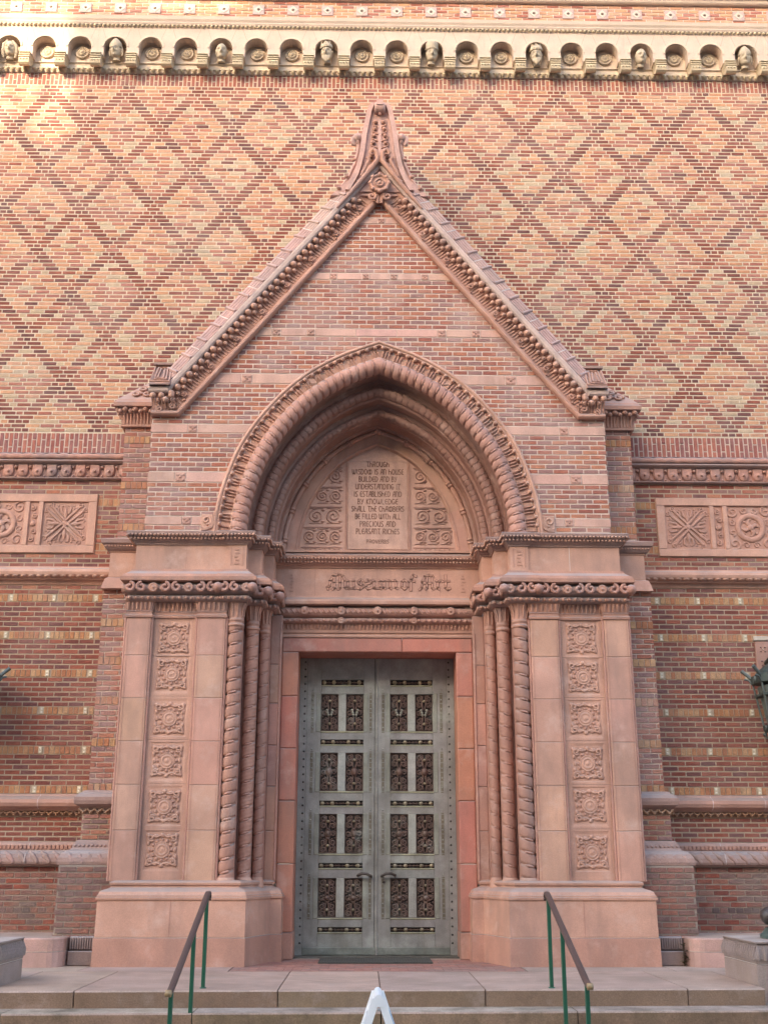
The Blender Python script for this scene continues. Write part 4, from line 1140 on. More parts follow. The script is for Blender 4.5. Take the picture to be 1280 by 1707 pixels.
ga = thing('brick_gable', 'steep brick gable with carved coping and finial rising over the pointed arch', 'gable')
GY = -1.0
def inner_x(z): return (10.82-z)/1.2417
B = Bricks(BRICKW)
BANDS = [(5.675, 5.805), (6.30, 6.46), (7.04, 7.18), (7.81, 7.97), (8.57, 8.70), (9.50, 9.615), (10.45, 10.56)]
core = MB(); bandsets = []
def gable_lim(z): return min(3.24, inner_x(z)+0.10) if z > 7.26 else 3.24
zc = 5.53
rows = []
prev = 5.53
for z0, z1 in BANDS+[(10.9, 10.9)]:
    n = max(1, round((z0-prev)/0.0722)); h = (z0-prev)/n
    for i in range(n): rows.append((prev+h*i, prev+h*(i+1), 'b'))
    if z1 > z0: rows.append((z0, z1, 't'))
    prev = z1
k = 0
for z0, z1, kd in rows:
    zm = (z0+z1)/2
    xo = gable_lim(z0 if z0 > 7.26 else z0); xi = max(arch_x(2.20, z1), 0) if z1 < 8.36 else 0.0
    for sx in (-1, 1):
        a, b = sorted((sx*xi, sx*(xo-0.015)))
        core.box(a, b, GY+0.005, -0.3 if xi == 0 or True else 0, z0, z1, MORT_PINK)
        a, b = sorted((sx*xi, sx*xo))
        if kd == 'b':
            if xi > 0: B.course(a, b, z0, z1, GY, PAL_GABLE, (k % 2)*0.107, depth=0.05)
    if kd == 'b' and xi == 0: B.course(-xo, xo, z0, z1, GY, PAL_GABLE, (k % 2)*0.107+0.03, depth=0.05)
    if kd == 't': bandsets.append((z0, z1, xi, xo))
    k += 1
core.build('gable_core', MORTAR, ga)
B.finish(ga, 295, lambda x, z: abs(x) > inner_x(z) or abs(x) < arch_x(2.25, z) or z < 5.6)
# side of the gable block back to the wall
mb = MB()
for s in (-1, 1):
    a, b = sorted((s*2.6, s*3.235)); mb.box(a, b, GY+0.05, 0.05, 5.5, 7.3, PAL_GABLE[2])
mb.build('gable_return', BRICKW, ga)
# terracotta bands with little carved tiles
sq = None
for z0, z1, xi, xo in bandsets:
    spans = [(-xo, xo)] if xi == 0 else [(-xo, -xi), (xi, xo)]
    for a, b in spans:
        if b-a < 1.2 and z0 < 10: cuts = [a+(b-a)*0.55 if a < 0 else b-(b-a)*0.55]
        elif z0 > 10: cuts = [0.03]
        elif z0 > 9: cuts = [-0.68, -0.2, 0.22, 0.68]
        elif z0 > 8: cuts = [-0.92, 0.9] if False else [-1.0, -1.5, 0.92, 1.42]
        else: cuts = [a+(b-a)*0.38 if a < 0 else b-(b-a)*0.38]
        cuts = sorted(cuts); x = a; tw = (z1-z0)*0.98
        for cx in cuts+[None]:
            e = (cx-tw/2) if cx is not None else b
            n = max(1, round((e-x)/0.62))
            for i in range(n):
                mb = MB(); mb.bbox(x+(e-x)*i/n+0.004, x+(e-x)*(i+1)/n-0.004, GY-0.004, GY+0.1, z0+0.006, z1-0.006, jit((0.54,0.315,0.25), 0.05), 0.005); mb.build('band_block', TERRA, ga)
            if cx is not None:
                mb = MB(); h = (z1-z0)/2-0.008; y = GY-0.005; c = (0.53,0.30,0.235)
                mb.bbox(-h, h, 0, 0.1, -h, h, c, 0.004)
                for sx in (-1, 1):
                    for sz in (-1, 1):
                        mb.box(sx*h*0.5-h*0.3, sx*h*0.5+h*0.3, -0.014, 0, sz*h*0.5-h*0.1, sz*h*0.5+h*0.1, c); mb.box(sx*h*0.5-h*0.1, sx*h*0.5+h*0.1, -0.015, 0, sz*h*0.5-h*0.3, sz*h*0.5+h*0.3, c)
                mb.ball((0, 0, 0), h*0.3, c, 8, 4)
                o = mb.build('carved_tile', TERRA, ga); o.location = (cx, y, (z0+z1)/2)
                x = cx+tw/2

# raking coping: profile swept along kneeler - rake - rake - kneeler
RK = [(-3.235, 7.285), (-2.845, 7.285), (0, 10.82), (2.845, 7.285), (3.235, 7.285)]
def rake(t):      # polyline offset outward (up) by t, in the plane of the facade
    p = offset([(x, z) for x, z in RK], -t); return p
def sweep(profile, col, mb, smooth=False, ext=0.0):
    R = []
    for t, p in profile:
        pts = rake(t)
        R.append([(x+(0 if 0 < i < 4 else (-ext if i == 0 else ext)), -p, z) for i, (x, z) in enumerate(pts)])
    mb.rings(R, col, smooth, False, False)
    for e in (0, -1):
        mb.add([r[e] for r in R]+[(R[-1][e][0], 0, R[-1][e][2]), (R[0][e][0], 0, R[0][e][2])], [tuple(range(len(R)+2))], col)
rc = bpy.data.objects.new('raking_cornice', None); COL.objects.link(rc); rc.parent = ga
mb = MB(); sweep([(0, 0.99), (-0.005, 1.04), (0.0, 1.075), (0.02, 1.095), (0.045, 1.095), (0.065, 1.075), (0.07, 1.05)], T2, mb); mb.build('inner_roll', TERRA, rc)
mb = MB(); sweep([(0.068, 1.045), (0.10, 1.03), (0.16, 1.028), (0.21, 1.035), (0.25, 1.05), (0.27, 1.065)], T2, mb)
def rk_frame(s, d, t, p):     # point a distance d up the rake from the kneeler on side s
    ux, uz = -0.6273*s, 0.7788; nx, nz = 0.7788*s, 0.6273
    return (s*2.845+ux*d+nx*t, -p, 7.285+uz*d+nz*t)
LEN = sqrt(2.845**2+3.535**2)
for s in (-1, 1):
    d = 0.06; i = 0
    while d < LEN-0.15:
        if i % 12 in (5, 6): 
            d += 0.047; i += 1; continue
        mb.tube([rk_frame(s, d, 0.095, 1.04), rk_frame(s, d, 0.17, 1.035), rk_frame(s, d, 0.25, 1.06)], [0.005, 0.010, 0.011], T2, 4)
        d += 0.047; i += 1
    for j in range(8):
        d0 = 0.30+0.565*j
        if d0 > LEN-0.2: break
        pts = []
        for k in range(14):
            a = 2*pi*1.3*k/13+pi/3; r = 0.05*(1-0.75*k/13); pts.append(rk_frame(s, d0+s*r*cos(a)*-1, 0.155+r*sin(a), 1.05+0.02*k/13))
        mb.tube(pts, 0.012, T2, 5)
        mb.ball(rk_frame(s, d0-0.07, 0.10, 1.05), 0.02, T2, 6, 4)
mb.build('fluted_cove', TERRA, rc)
mb = MB(); sweep([(0.268, 1.065), (0.28, 1.075), (0.32, 1.085), (0.325, 1.10)], T2, mb, False, 0.02); mb.build('bead_bed', TERRAW, rc)
bb = MB(); bb.ball((0, 0, 0), 0.047, T1, 10, 6); bb0 = bb.build('bead', TERRAW, rc)
sb = MB(); sb.ball((0, 0, 0), 0.034, T1, 8, 6); sb0 = sb.build('bead', TERRA, rc)
fb = [True, True]
def put(o, i, loc):
    if fb[i]: o.location = loc; fb[i] = False
    else: copy(o, loc, rc)
for s in (-1, 1):
    d = 0.05
    while d < LEN-0.16:
        put(bb0, 0, rk_frame(s, d, 0.288, 1.105)); put(sb0, 1, rk_frame(s, d+0.06, 0.226, 1.07)); d += 0.128
    for x in (3.22, 3.10, 2.96): put(bb0, 0, (s*x, -1.105, 7.285+0.288))
    for x in (3.15, 3.01): put(sb0, 1, (s*x, -1.07, 7.285+0.226))
mb = MB(); sweep([(0.322, 1.10), (0.324, 1.13), (0.345, 1.15), (0.39, 1.155), (0.415, 1.145), (0.425, 1.125)], (0.50,0.36,0.31), mb, False, 0.05); mb.build('lip', TERRAW, rc)
mb = MB(); sweep([(0.423, 1.12), (0.585, 1.01), (0.60, 0.99), (0.59, 0.93), (0.58, 0.30)], (0.45,0.28,0.24), mb, False, 0.04)
mb.build('coping_bed', TERRAW, rc)
for s in (-1, 1):          # coping stones
    n = 7
    for i in range(n):
        d0, d1 = 0.30+(LEN-0.12)*i/n+0.005, 0.30+(LEN-0.12)*(i+1)/n-0.005
        mb = MB(); c = jit((0.46,0.29,0.25), 0.06); R = []
        for dd in (d0, d1):
            R.append([rk_frame(s, dd, t, p) for t, p in ((0.428, 1.135), (0.50, 1.085), (0.60, 1.012), (0.622, 0.99), (0.63, 0.96), (0.61, 0.5), (0.5, 0.5), (0.428, 1.10))])
        mb.rings(R, c, False, True, True)
        for t, p in ((0.465, 1.111), (0.515, 1.076), (0.565, 1.04)):
            mb.tube([rk_frame(s, d0+0.01, t, p), rk_frame(s, d1-0.01, t, p)], 0.008, c, 5)
        for dm in (d0+0.16, d1-0.16):
            mb.tube([rk_frame(s, dm, 0.43, 1.138), rk_frame(s, dm, 0.50, 1.09), rk_frame(s, dm, 0.60, 1.018), rk_frame(s, dm, 0.635, 0.985)], 0.022, c, 6)
        mb.tube([rk_frame(s, d0-0.004, 0.43, 1.133), rk_frame(s, d0-0.004, 0.61, 1.005)], 0.008, (0.75,0.66,0.60), 4)
        mb.build('coping_stone', TERRAW, rc)
    # kneeler: carved foliage on the face and stepped squares on the slope
    mb = MB()
    for (x, z) in ((3.12, 7.37), (2.93, 7.42)):
        yy = -1.075
        mb.tube([(s*x+px, yy-0.01, z+pz) for px, _, pz in spiral(0, 0, 0.05, 0.012, pi/2, -1.3*s, 0, 14)], 0.014, T2, 5)
    for k in range(9):
        x = 2.86+0.045*k; mb.tube([(s*x, -1.052, 7.37), (s*x, -1.075, 7.44), (s*x, -1.15, 7.51)], 0.010, T2, 4)
    # block with concentric squares
    R = []
    for (x0, x1, p0, z0, p1, z1) in ((2.98, 3.25, 1.20, 7.72, 0.93, 8.08),):
        for dd in (0, 0.05, 0.09):
            for e in (0.02,):
                A = [(x0+dd, p0-dd*0.6, z0+dd*0.8), (x1-dd, p0-dd*0.6, z0+dd*0.8), (x1-dd-0.02, p1+dd*0.6, z1-dd*0.8), (x0+dd+0.02, p1+dd*0.6, z1-dd*0.8)]
                A = [(s*x, -p-0.02, z+0.02) for x, p, z in A]
                mb.tube(A+[A[0]], 0.013, T2, 5)
    mb.add([(s*x, -p, z) for x, p, z in ((2.97,1.20,7.70),(3.27,1.20,7.70),(3.25,0.93,8.10),(2.99,0.93,8.10),(2.97,0.7,7.70),(3.27,0.7,7.70),(3.25,0.7,8.10),(2.99,0.7,8.10))],
           [(0,1,2,3),(1,5,6,2),(0,3,7,4),(3,2,6,7)], T2)
    mb.box(min(s*2.98, s*3.26), max(s*2.98, s*3.26), -1.0, -0.6, 8.10, 8.13, TD)
    mb.build('kneeler', TERRAW, rc)

# finial
fn = bpy.data.objects.new('finial', None); COL.objects.link(fn); fn.parent = ga
mb = MB()
OUT = [(10.95,0.52),(11.08,0.46),(11.21,0.40),(11.35,0.36),(11.49,0.33),(11.67,0.30),(11.88,0.28),(11.99,0.265),(12.15,0.237),(12.36,0.20),(12.45,0.172),(12.50,0.125),(12.52,0.05)]
c = (0.50,0.30,0.25)
F = [[(-w, -1.02, z), (-w+0.0, -1.16, z), (-w+0.075, -1.16, z), (-w+0.08, -1.10, z), (w-0.08, -1.10, z), (w-0.075, -1.16, z), (w, -1.16, z), (w, -1.02, z), (w*0.8, -0.7, z), (-w*0.8, -0.7, z)] if w > 0.1 else
     [(-w, -1.02, z), (-w, -1.16, z), (-w*0.5, -1.16, z), (-w*0.45, -1.16, z), (w*0.45, -1.16, z), (w*0.5, -1.16, z), (w, -1.16, z), (w, -1.02, z), (w*0.8, -0.7, z), (-w*0.8, -0.7, z)] for z, w in OUT]
mb.rings(F, c, False, True, True)
mb.build('stem', TERRAW, fn)
mb = MB(); O2 = [(10.9,0.76),(10.98,0.68),(11.08,0.60),(11.21,0.51),(11.35,0.44),(11.49,0.39),(11.67,0.36),(11.82,0.37),(11.92,0.36),(11.96,0.28)]
mb.rings([[(-w, -0.98, z), (-w+0.02, -1.07, z), (w-0.02, -1.07, z), (w, -0.98, z), (w*0.8, -0.7, z), (-w*0.8, -0.7, z)] for z, w in O2], c, False, True, True)
mb.build('shoulder', TERRAW, fn)
mb = MB()
mb.box(-0.025, 0.025, -1.125, -1.09, 11.55, 12.25, c)
for k in range(6):
    z = 12.18-0.125*k; w = 0.045+0.012*k
    for s in (-1, 1):
        mb.ball((s*(w+0.015), -1.12, z), 0.034, T2, 8, 5)
        mb.tube([(s*0.02, -1.11, z-0.09), (s*(w+0.045), -1.12, z-0.06), (s*(w+0.05), -1.115, z+0.015)], 0.014, T2, 5)
mb.build('bud_relief', TERRAW, fn)
mb = MB()
mb.lathe((-0.085, -1.16, 12.40), [(0.03,0),(0.075,0.01),(0.085,0.04),(0.085,0.13),(0.075,0.16),(0.03,0.17)], c, 14, 'x')
mb.box(-0.05, 0.05, -1.26, -1.1, 12.40, 12.50, c); mb.ball((0, -1.17, 12.285), 0.025, T2, 6, 4)
mb.build('curled_tip', TERRAW, fn)
for s in (-1, 1):
    mb = MB()
    mb.lathe((s*0.335-0.035, -1.05, 11.86), [(0.02,0),(0.085,0.005),(0.095,0.035),(0.085,0.065),(0.02,0.07)], c, 14, 'x')
    mb.tube([(s*0.335, -1.09, 11.92), (s*0.325, -1.08, 11.8), (s*0.335, -1.07, 11.65), (s*0.385, -1.07, 11.45), (s*0.48, -1.06, 11.21), (s*0.58, -1.05, 11.06)], [0.035,0.035,0.03,0.028,0.028,0.02], c, 6)
    mb.ball((s*0.335, -1.10, 11.90), 0.075, c, 10, 6); mb.tube([(s*0.36, -1.1, 11.93), (s*0.41, -1.1, 11.88), (s*0.405, -1.1, 11.78), (s*0.37, -1.1, 11.77)], [0.04,0.04,0.035,0.02], c, 6)
    for (x, z) in ((0.39, 11.52), (0.50, 11.22), (0.62, 11.02)): mb.ball((s*x, -1.08, z), 0.036, T2, 8, 5)
    mb.build('side_volute', TERRAW, fn)
    mb = MB()
    mb.tube([rk_frame(s, LEN-0.55, 0.38, 1.16), rk_frame(s, LEN-0.05, 0.39, 1.17), (s*0.03, -1.20, 11.44), (s*0.045, -1.21, 11.58), (s*0.10, -1.21, 11.62), (s*0.15, -1.2, 11.57), (s*0.12, -1.2, 11.53)], [0.02,0.035,0.04,0.04,0.035,0.03,0.02], T2, 6)
    mb.tube([(s*0.28, -1.16, 11.18), (s*0.2, -1.2, 11.35), (s*0.16, -1.19, 11.45), (s*0.20, -1.18, 11.5)], 0.025, T2, 6)
    mb.tube(spiral(s*0.115, 10.845, 0.07, 0.015, pi/2, 1.3*s, -1.14, 16), 0.022, T2, 6)
    mb.tube([(s*0.07, -1.13, 10.905), (s*0.03, -1.12, 10.86), (s*0.03, -1.1, 10.75)], 0.03, T2, 6)
    mb.build('scroll', TERRAW, fn)
mb = MB()
mb.lathe((0, -1.12, 11.05), [(0.155,0),(0.158,0.05),(0.145,0.085),(0.125,0.085),(0.11,0.06),(0.075,0.06),(0.068,0.085),(0.055,0.09),(0.045,0.065),(0.03,0.075),(0.004,0.095)], T2, 20, 'y')
for k in range(8):
    a = 2*pi*k/8; mb.ball((0.145*cos(a), -1.19, 11.05+0.145*sin(a)), 0.035, T2, 6, 4, (1, .7, 1))
mb.build('rosette', TERRAW, fn)

# ================================================================== ARCH MOULDINGS
am = bpy.data.objects.new('arch_mouldings', None); COL.objects.link(am); am.parent = ga
def ring_sweep(prof, col, name, material, smooth=True):
    mb = MB(); R = [arch_pts(w, y) for w, y in prof]; mb.rings(R, col, smooth, False, False); return mb.build(name, material, am)
ring_sweep([(2.30, -0.98), (2.30, -1.03), (2.285, -1.055), (2.265, -1.06), (2.25, -1.05), (2.245, -1.03), (2.235, -1.045), (2.225, -1.045), (2.215, -1.02), (2.205, -0.98)], T1, 'hood_roll', TERRA)
ring_sweep([(2.215, -0.99), (2.20, -0.995), (2.09, -0.985), (2.065, -0.98), (2.055, -1.03), (2.04, -1.035), (2.03, -0.98)], T1, 'reeded_bed', TERRA)
def frame_at(w0, w1, i):
    pass
def arch_frames(w, y, n):
    P = [Vector(p) for p in arch_pts(w, y, FULL)]
    L = [0]
    for a, b in zip(P, P[1:]): L.append(L[-1]+(b-a).length)
    out = []; j = 0
    for i in range(n):
        t = L[-1]*(i+0.5)/n
        while j < len(L)-2 and L[j+1] < t: j += 1
        f = (t-L[j])/(L[j+1]-L[j]); p = P[j].lerp(P[j+1], f); tg = (P[j+1]-P[j]).normalized()
        nm = Vector((tg.z, 0, -tg.x)); 
        out.append((p, tg, nm, t))
    return out, L[-1]
mb = MB(); fr, LL = arch_frames(2.14, -1.0, 168)
for i, (p, tg, nm, t) in enumerate(fr):
    if i % 4 in (0, 1, 2):
        a = p - nm*0.068; b = p+nm*0.055
        r = [0.008, 0.012, 0.010] if i % 4 != 1 else [0.009, 0.014, 0.011]
        mb.tube([tuple(a), tuple(p+Vector((0,-0.008,0))), tuple(b)], r, T2, 5)
mb.build('reeds', TERRA, am, 'stuff')
mb = MB(); fr, LL = arch_frames(2.208, -1.01, 62)
for i, (p, tg, nm, t) in enumerate(fr): mb.ball((p.x, p.y-0.022, p.z), 0.030, T1, 8, 5)
mb.build('bead_row', TERRA, am, 'stuff')
def rope(w, y, R0, pitch, name, col, n=14, hand=1, detail=True):
    mb = MB(); h = apex(w)-ZA
    for side in (1, -1):
        P = [Vector(p) for p in arch_pts(w, y, HALF)]
        L = [0]
        for a, b in zip(P, P[1:]): L.append(L[-1]+(b-a).length)
        N = int(L[-1]/pitch*12); R = []; j = 0
        for i in range(N+1):
            t = L[-1]*i/N
            while j < len(L)-2 and L[j+1] < t: j += 1
            f = (t-L[j])/(L[j+1]-L[j]); p = P[j].lerp(P[j+1], f); tg = (P[min(j+2, len(P)-1)]-P[max(j-1, 0)]).normalized()
            nm = Vector((tg.z, 0, -tg.x)); row = []
            for k in range(n):
                a = 2*pi*k/n; ph = (t/pitch+hand*a/(2*pi)) % 1.0
                rr = R0*strand(ph, R0 < 0.1)
                q_ = p+nm*(rr*cos(a))+Vector((0,-1,0))*(rr*sin(a))
                if i == N: q_.x = 0.0
                row.append((side*q_.x, q_.y, q_.z))
            R.append(row)
        mb.rings(R, col, True, True, False)
        if detail:
            M = int(L[-1]/pitch); j = 0
            for i in range(M):
                t = (i+0.75)*pitch
                while j < len(L)-2 and L[j+1] < t: j += 1
                f = (t-L[j])/(L[j+1]-L[j]); p = P[j].lerp(P[j+1], f); tg = (P[j+1]-P[j]).normalized(); nm = Vector((tg.z, 0, -tg.x)); pts = []
                for k in range(7):
                    a = pi/2+(-0.62+1.24*k/6)
                    q_ = p+nm*(R0*0.94*cos(a))+Vector((0,-1,0))*(R0*0.94*sin(a))-tg*(hand*pitch*(-0.62+1.24*k/6)/(2*pi))
                    pts.append((side*q_.x, q_.y, q_.z))
                g_ = R0/0.118
                mb.tube(pts, [0.004*g_,0.012*g_,0.017*g_,0.018*g_,0.015*g_,0.013*g_,0.005*g_], col, 6)
    return mb.build(name, TERRA, am)
rope(1.935, -1.02, 0.118, 0.122, 'rope_moulding', T3)
TS = (0.27, 0.135, 0.10)  # inner orders: sooty tone, with the arch's deep shade also put into the colour
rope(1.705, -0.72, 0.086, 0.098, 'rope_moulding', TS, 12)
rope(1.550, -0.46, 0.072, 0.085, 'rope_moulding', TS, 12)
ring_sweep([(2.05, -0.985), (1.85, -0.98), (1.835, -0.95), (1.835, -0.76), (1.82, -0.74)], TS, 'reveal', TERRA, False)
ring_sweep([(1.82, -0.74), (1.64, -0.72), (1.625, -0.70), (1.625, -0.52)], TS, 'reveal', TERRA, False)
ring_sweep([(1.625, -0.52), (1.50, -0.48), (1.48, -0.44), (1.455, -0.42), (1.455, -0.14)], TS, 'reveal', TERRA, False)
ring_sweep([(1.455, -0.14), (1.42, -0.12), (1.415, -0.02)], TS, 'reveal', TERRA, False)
# small shaft round the tympanum with collars
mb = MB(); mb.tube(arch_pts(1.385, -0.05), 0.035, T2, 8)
fr, LL = arch_frames(1.385, -0.05, 11)
for p, tg, nm, t in fr:
    R = []
    for d, r in ((-0.045, 0.036), (-0.04, 0.05), (-0.012, 0.052), (-0.008, 0.042), (0.008, 0.042), (0.012, 0.056), (0.04, 0.056), (0.045, 0.036)):
        R.append([tuple(p+tg*d+nm*(r*cos(2*pi*k/10))+Vector((0,-1,0))*(r*sin(2*pi*k/10))) for k in range(10)])
    mb.rings(R, T2, True, True, True)
mb.build('collared_shaft', TERRA, am)
# volute stops at the feet of the hood
for s in (-1, 1):
    mb = MB(); a, b = sorted((s*2.26, s*2.45)); mb.bbox(a, b, -1.04, -0.9, 5.56, 5.83, T1, 0.01)
    mb.tube([(s*x, -1.045, z) for x, _, z in spiral(2.375, 5.735, 0.065, 0.012, -pi/2, -1.4, 0, 20)], 0.018, T1, 6)
    for k in range(3):
        mb.tube([(s*(2.255+0.022*k), -1.05, 5.86-0.02*k), (s*(2.265+0.022*k), -1.055, 5.70), (s*(2.30+0.02*k), -1.055, 5.63-0.002*k), (s*2.37, -1.055, 5.60+0.018*k), (s*2.44, -1.05, 5.595+0.018*k)], 0.012, T1, 5)
    mb.build('volute_stop', TERRA, am)

# ================================================================== TYMPANUM
ty = thing('tympanum', 'pink terracotta tympanum inscribed with a proverb beneath the pointed arch', 'tympanum')
mb = MB()      # voussoir ring in blocks
ty_ring = bpy.data.objects.new('voussoir_ring', None); COL.objects.link(ty_ring); ty_ring.parent = ty
nf = len(FULL); idx = [0, 10, 19, 27, 36, 45, 53, 62, 72]
for a, b in zip(idx, idx[1:]):
    mb = MB(); c = jit(T1, 0.05, 0.04)
    o_ = [(u, v) for u, v in FULL[a:b+1]]
    P = lambda w, y: arch_pts(w, y, o_)
    R = [P(1.43, 0.0), P(1.215, 0.0), P(1.205, -0.012), P(1.185, -0.012), P(1.175, 0.0), P(1.17, 0.03), P(1.15, 0.045)]
    mb.rings(R, c, False, False, False); mb.build('voussoir', TERRA, ty_ring)
mb = MB()
hh = arch_pts(1.18, 0.04)
for (a, b) in zip(HALF, HALF[1:]):
    h = apex(1.18)-ZA
    mb.quad((-a[0]*1.18,0.04,ZA+a[1]*h),(a[0]*1.18,0.04,ZA+a[1]*h),(b[0]*1.18,0.04,ZA+b[1]*h),(-b[0]*1.18,0.04,ZA+b[1]*h), (0.56,0.335,0.255))
mb.build('field', TERRA, ty)
mb = MB(); mb.box(-1.46, 1.46, -0.02, 0.4, 5.54, 5.60, T1); mb.box(-1.5, 1.5, 0.06, 0.6, 5.45, 7.6, T3); mb.build('ledge', TERRA, ty)
# inscription slab
mb = MB()
mb.bbox(-0.445, 0.445, 0.028, 0.05, 5.62, 7.0, (0.60,0.37,0.285), 0.006)
mb.add([(-0.445,0.030,7.0),(0.445,0.030,7.0),(0.0,0.030,7.235)], [(0,1,2)], (0.60,0.37,0.285))
for s in (-1, 1): mb.box(s*0.47-0.012, s*0.47+0.012, 0.02, 0.05, 5.6, 6.98, T2)
ins = mb.build('inscription_slab', TERRA, ty)
# uncial stroke letters
def arc(cx, cy, rx, ry, a0, a1, n=8): return [(cx+rx*cos(radians(a0+(a1-a0)*i/n)), cy+ry*sin(radians(a0+(a1-a0)*i/n))) for i in range(n+1)]
GL = {
'T': (0.62, [[(0,1),(0.6,1)], [(0.3,1),(0.27,0.3),(0.32,0.05),(0.5,0.0)]]),
'H': (0.62, [[(0.05,1),(0.05,0)], [(0.05,0.5),(0.2,0.62),(0.42,0.62),(0.55,0.45),(0.55,0)]]),
'R': (0.6, [[(0.05,0),(0.05,1),(0.4,1),(0.55,0.85),(0.5,0.62),(0.2,0.5)], [(0.25,0.5),(0.58,0)]]),
'O': (0.72, [arc(0.35,0.5,0.32,0.5,0,360,14)]),
'U': (0.62, [[(0.05,1),(0.05,0.3),(0.15,0.05),(0.33,0.0),(0.5,0.1),(0.56,0.3)], [(0.56,1),(0.56,0)]]),
'G': (0.66, [arc(0.35,0.5,0.32,0.5,50,310,10), [(0.35,0.42),(0.62,0.42),(0.6,0.05)]]),
'W': (0.95, [[(0.0,1),(0.06,0.3),(0.2,0.0),(0.36,0.1),(0.45,0.4),(0.45,0.9)], [(0.45,0.4),(0.52,0.1),(0.68,0.0),(0.84,0.3),(0.9,1)]]),
'I': (0.2, [[(0.1,1),(0.1,0)]]),
'S': (0.52, [[(0.48,0.95),(0.25,1.0),(0.06,0.85),(0.1,0.62),(0.4,0.42),(0.47,0.2),(0.3,0.0),(0.04,0.05)]]),
'D': (0.66, [[(0.05,0),(0.05,1),(0.3,1),(0.55,0.8),(0.62,0.5),(0.55,0.2),(0.3,0),(0.05,0)]]),
'M': (0.95, [arc(0.25,0.45,0.21,0.45,100,440,12), [(0.46,0.95),(0.46,0.0)], [(0.5,0.8),(0.68,0.95),(0.86,0.75),(0.88,0.2),(0.7,0.0),(0.5,0.15)]]),
'A': (0.62, [[(0.0,0.0),(0.3,1),(0.55,1),(0.55,0)], [(0.12,0.42),(0.55,0.42)]]),
'N': (0.6, [[(0.05,0),(0.05,1),(0.35,1),(0.53,0.8),(0.53,0)]]),
'B': (0.56, [[(0.05,0),(0.05,1),(0.35,1),(0.48,0.8),(0.35,0.55),(0.05,0.5)], [(0.35,0.55),(0.53,0.3),(0.4,0),(0.05,0)]]),
'E': (0.52, [arc(0.33,0.5,0.29,0.5,65,295,10), [(0.05,0.52),(0.46,0.52)]]),
'L': (0.5, [[(0.05,1),(0.05,0),(0.46,0)]]),
'Y': (0.58, [[(0.02,1),(0.25,0.5)], [(0.55,1),(0.2,0.0),(0.05,0.0)]]),
'K': (0.56, [[(0.05,1),(0.05,0)], [(0.5,1),(0.08,0.5),(0.53,0)]]),
'C': (0.58, [arc(0.34,0.5,0.31,0.5,55,305,10)]),
'F': (0.5, [[(0.05,0),(0.05,1),(0.46,1)], [(0.05,0.52),(0.38,0.52)]]),
'P': (0.54, [[(0.05,0),(0.05,1),(0.38,1),(0.5,0.78),(0.38,0.5),(0.05,0.48)]]),
'V': (0.56, [[(0.0,1),(0.28,0),(0.55,1)]]), ' ': (0.3, [])}
def stroke(mb, pts, lw, y, d, col):
    for (ax, az), (bx, bz) in zip(pts, pts[1:]):
        l = sqrt((bx-ax)**2+(bz-az)**2)
        if l < 1e-5: continue
        ux, uz = (bx-ax)/l, (bz-az)/l; nx, nz = -uz*lw/2, ux*lw/2; e = lw*0.35
        a = (ax-ux*e, az-uz*e); b = (bx+ux*e, bz+uz*e)
        Q = [(a[0]+nx, a[1]+nz), (b[0]+nx, b[1]+nz), (b[0]-nx, b[1]-nz), (a[0]-nx, a[1]-nz)]
        mb.add([(x, y, z) for x, z in Q]+[(x, y+d, z) for x, z in Q], [(0,1,2,3),(0,4,5,1),(1,5,6,2),(2,6,7,3),(3,7,4,0)], col)
def text_line(mb, txt, zc, width, h, lw, y, col):
    tot = sum(GL[ch][0]+0.16 for ch in txt)-0.16
    k = width/tot; x = -width/2
    for ch in txt:
        w, st = GL[ch]
        for p in st: stroke(mb, [(x+px*k, zc+(pz-0.5)*h) for px, pz in p], lw, y, 0.006, col)
        x += (w+0.16)*k
LINES = [('THROUGH', 6.955, 0.34), ('WISDOM IS AN HOUSE', 6.835, 0.77), ('BUILDED AND BY', 6.718, 0.57), ('UNDERSTANDING IT', 6.60, 0.67), ('IS ESTABLISHED AND', 6.482, 0.71),
         ('BY KNOWLEDGE', 6.365, 0.60), ('SHALL THE CHAMBERS', 6.250, 0.78), ('BE FILLED WITH ALL', 6.132, 0.67), ('PRECIOUS AND', 6.015, 0.53), ('PLEASANT RICHES', 5.90, 0.64), ('PROVERBS', 5.745, 0.33)]
DARKL = (0.26, 0.14, 0.10)
for i, (t, z, w) in enumerate(LINES):
    mb = MB(); h = 0.078 if i < 10 else 0.052
    text_line(mb, t, z, w, h, 0.011 if i < 10 else 0.009, 0.0245, DARKL); mb.build('lettering', TERRA, ty)
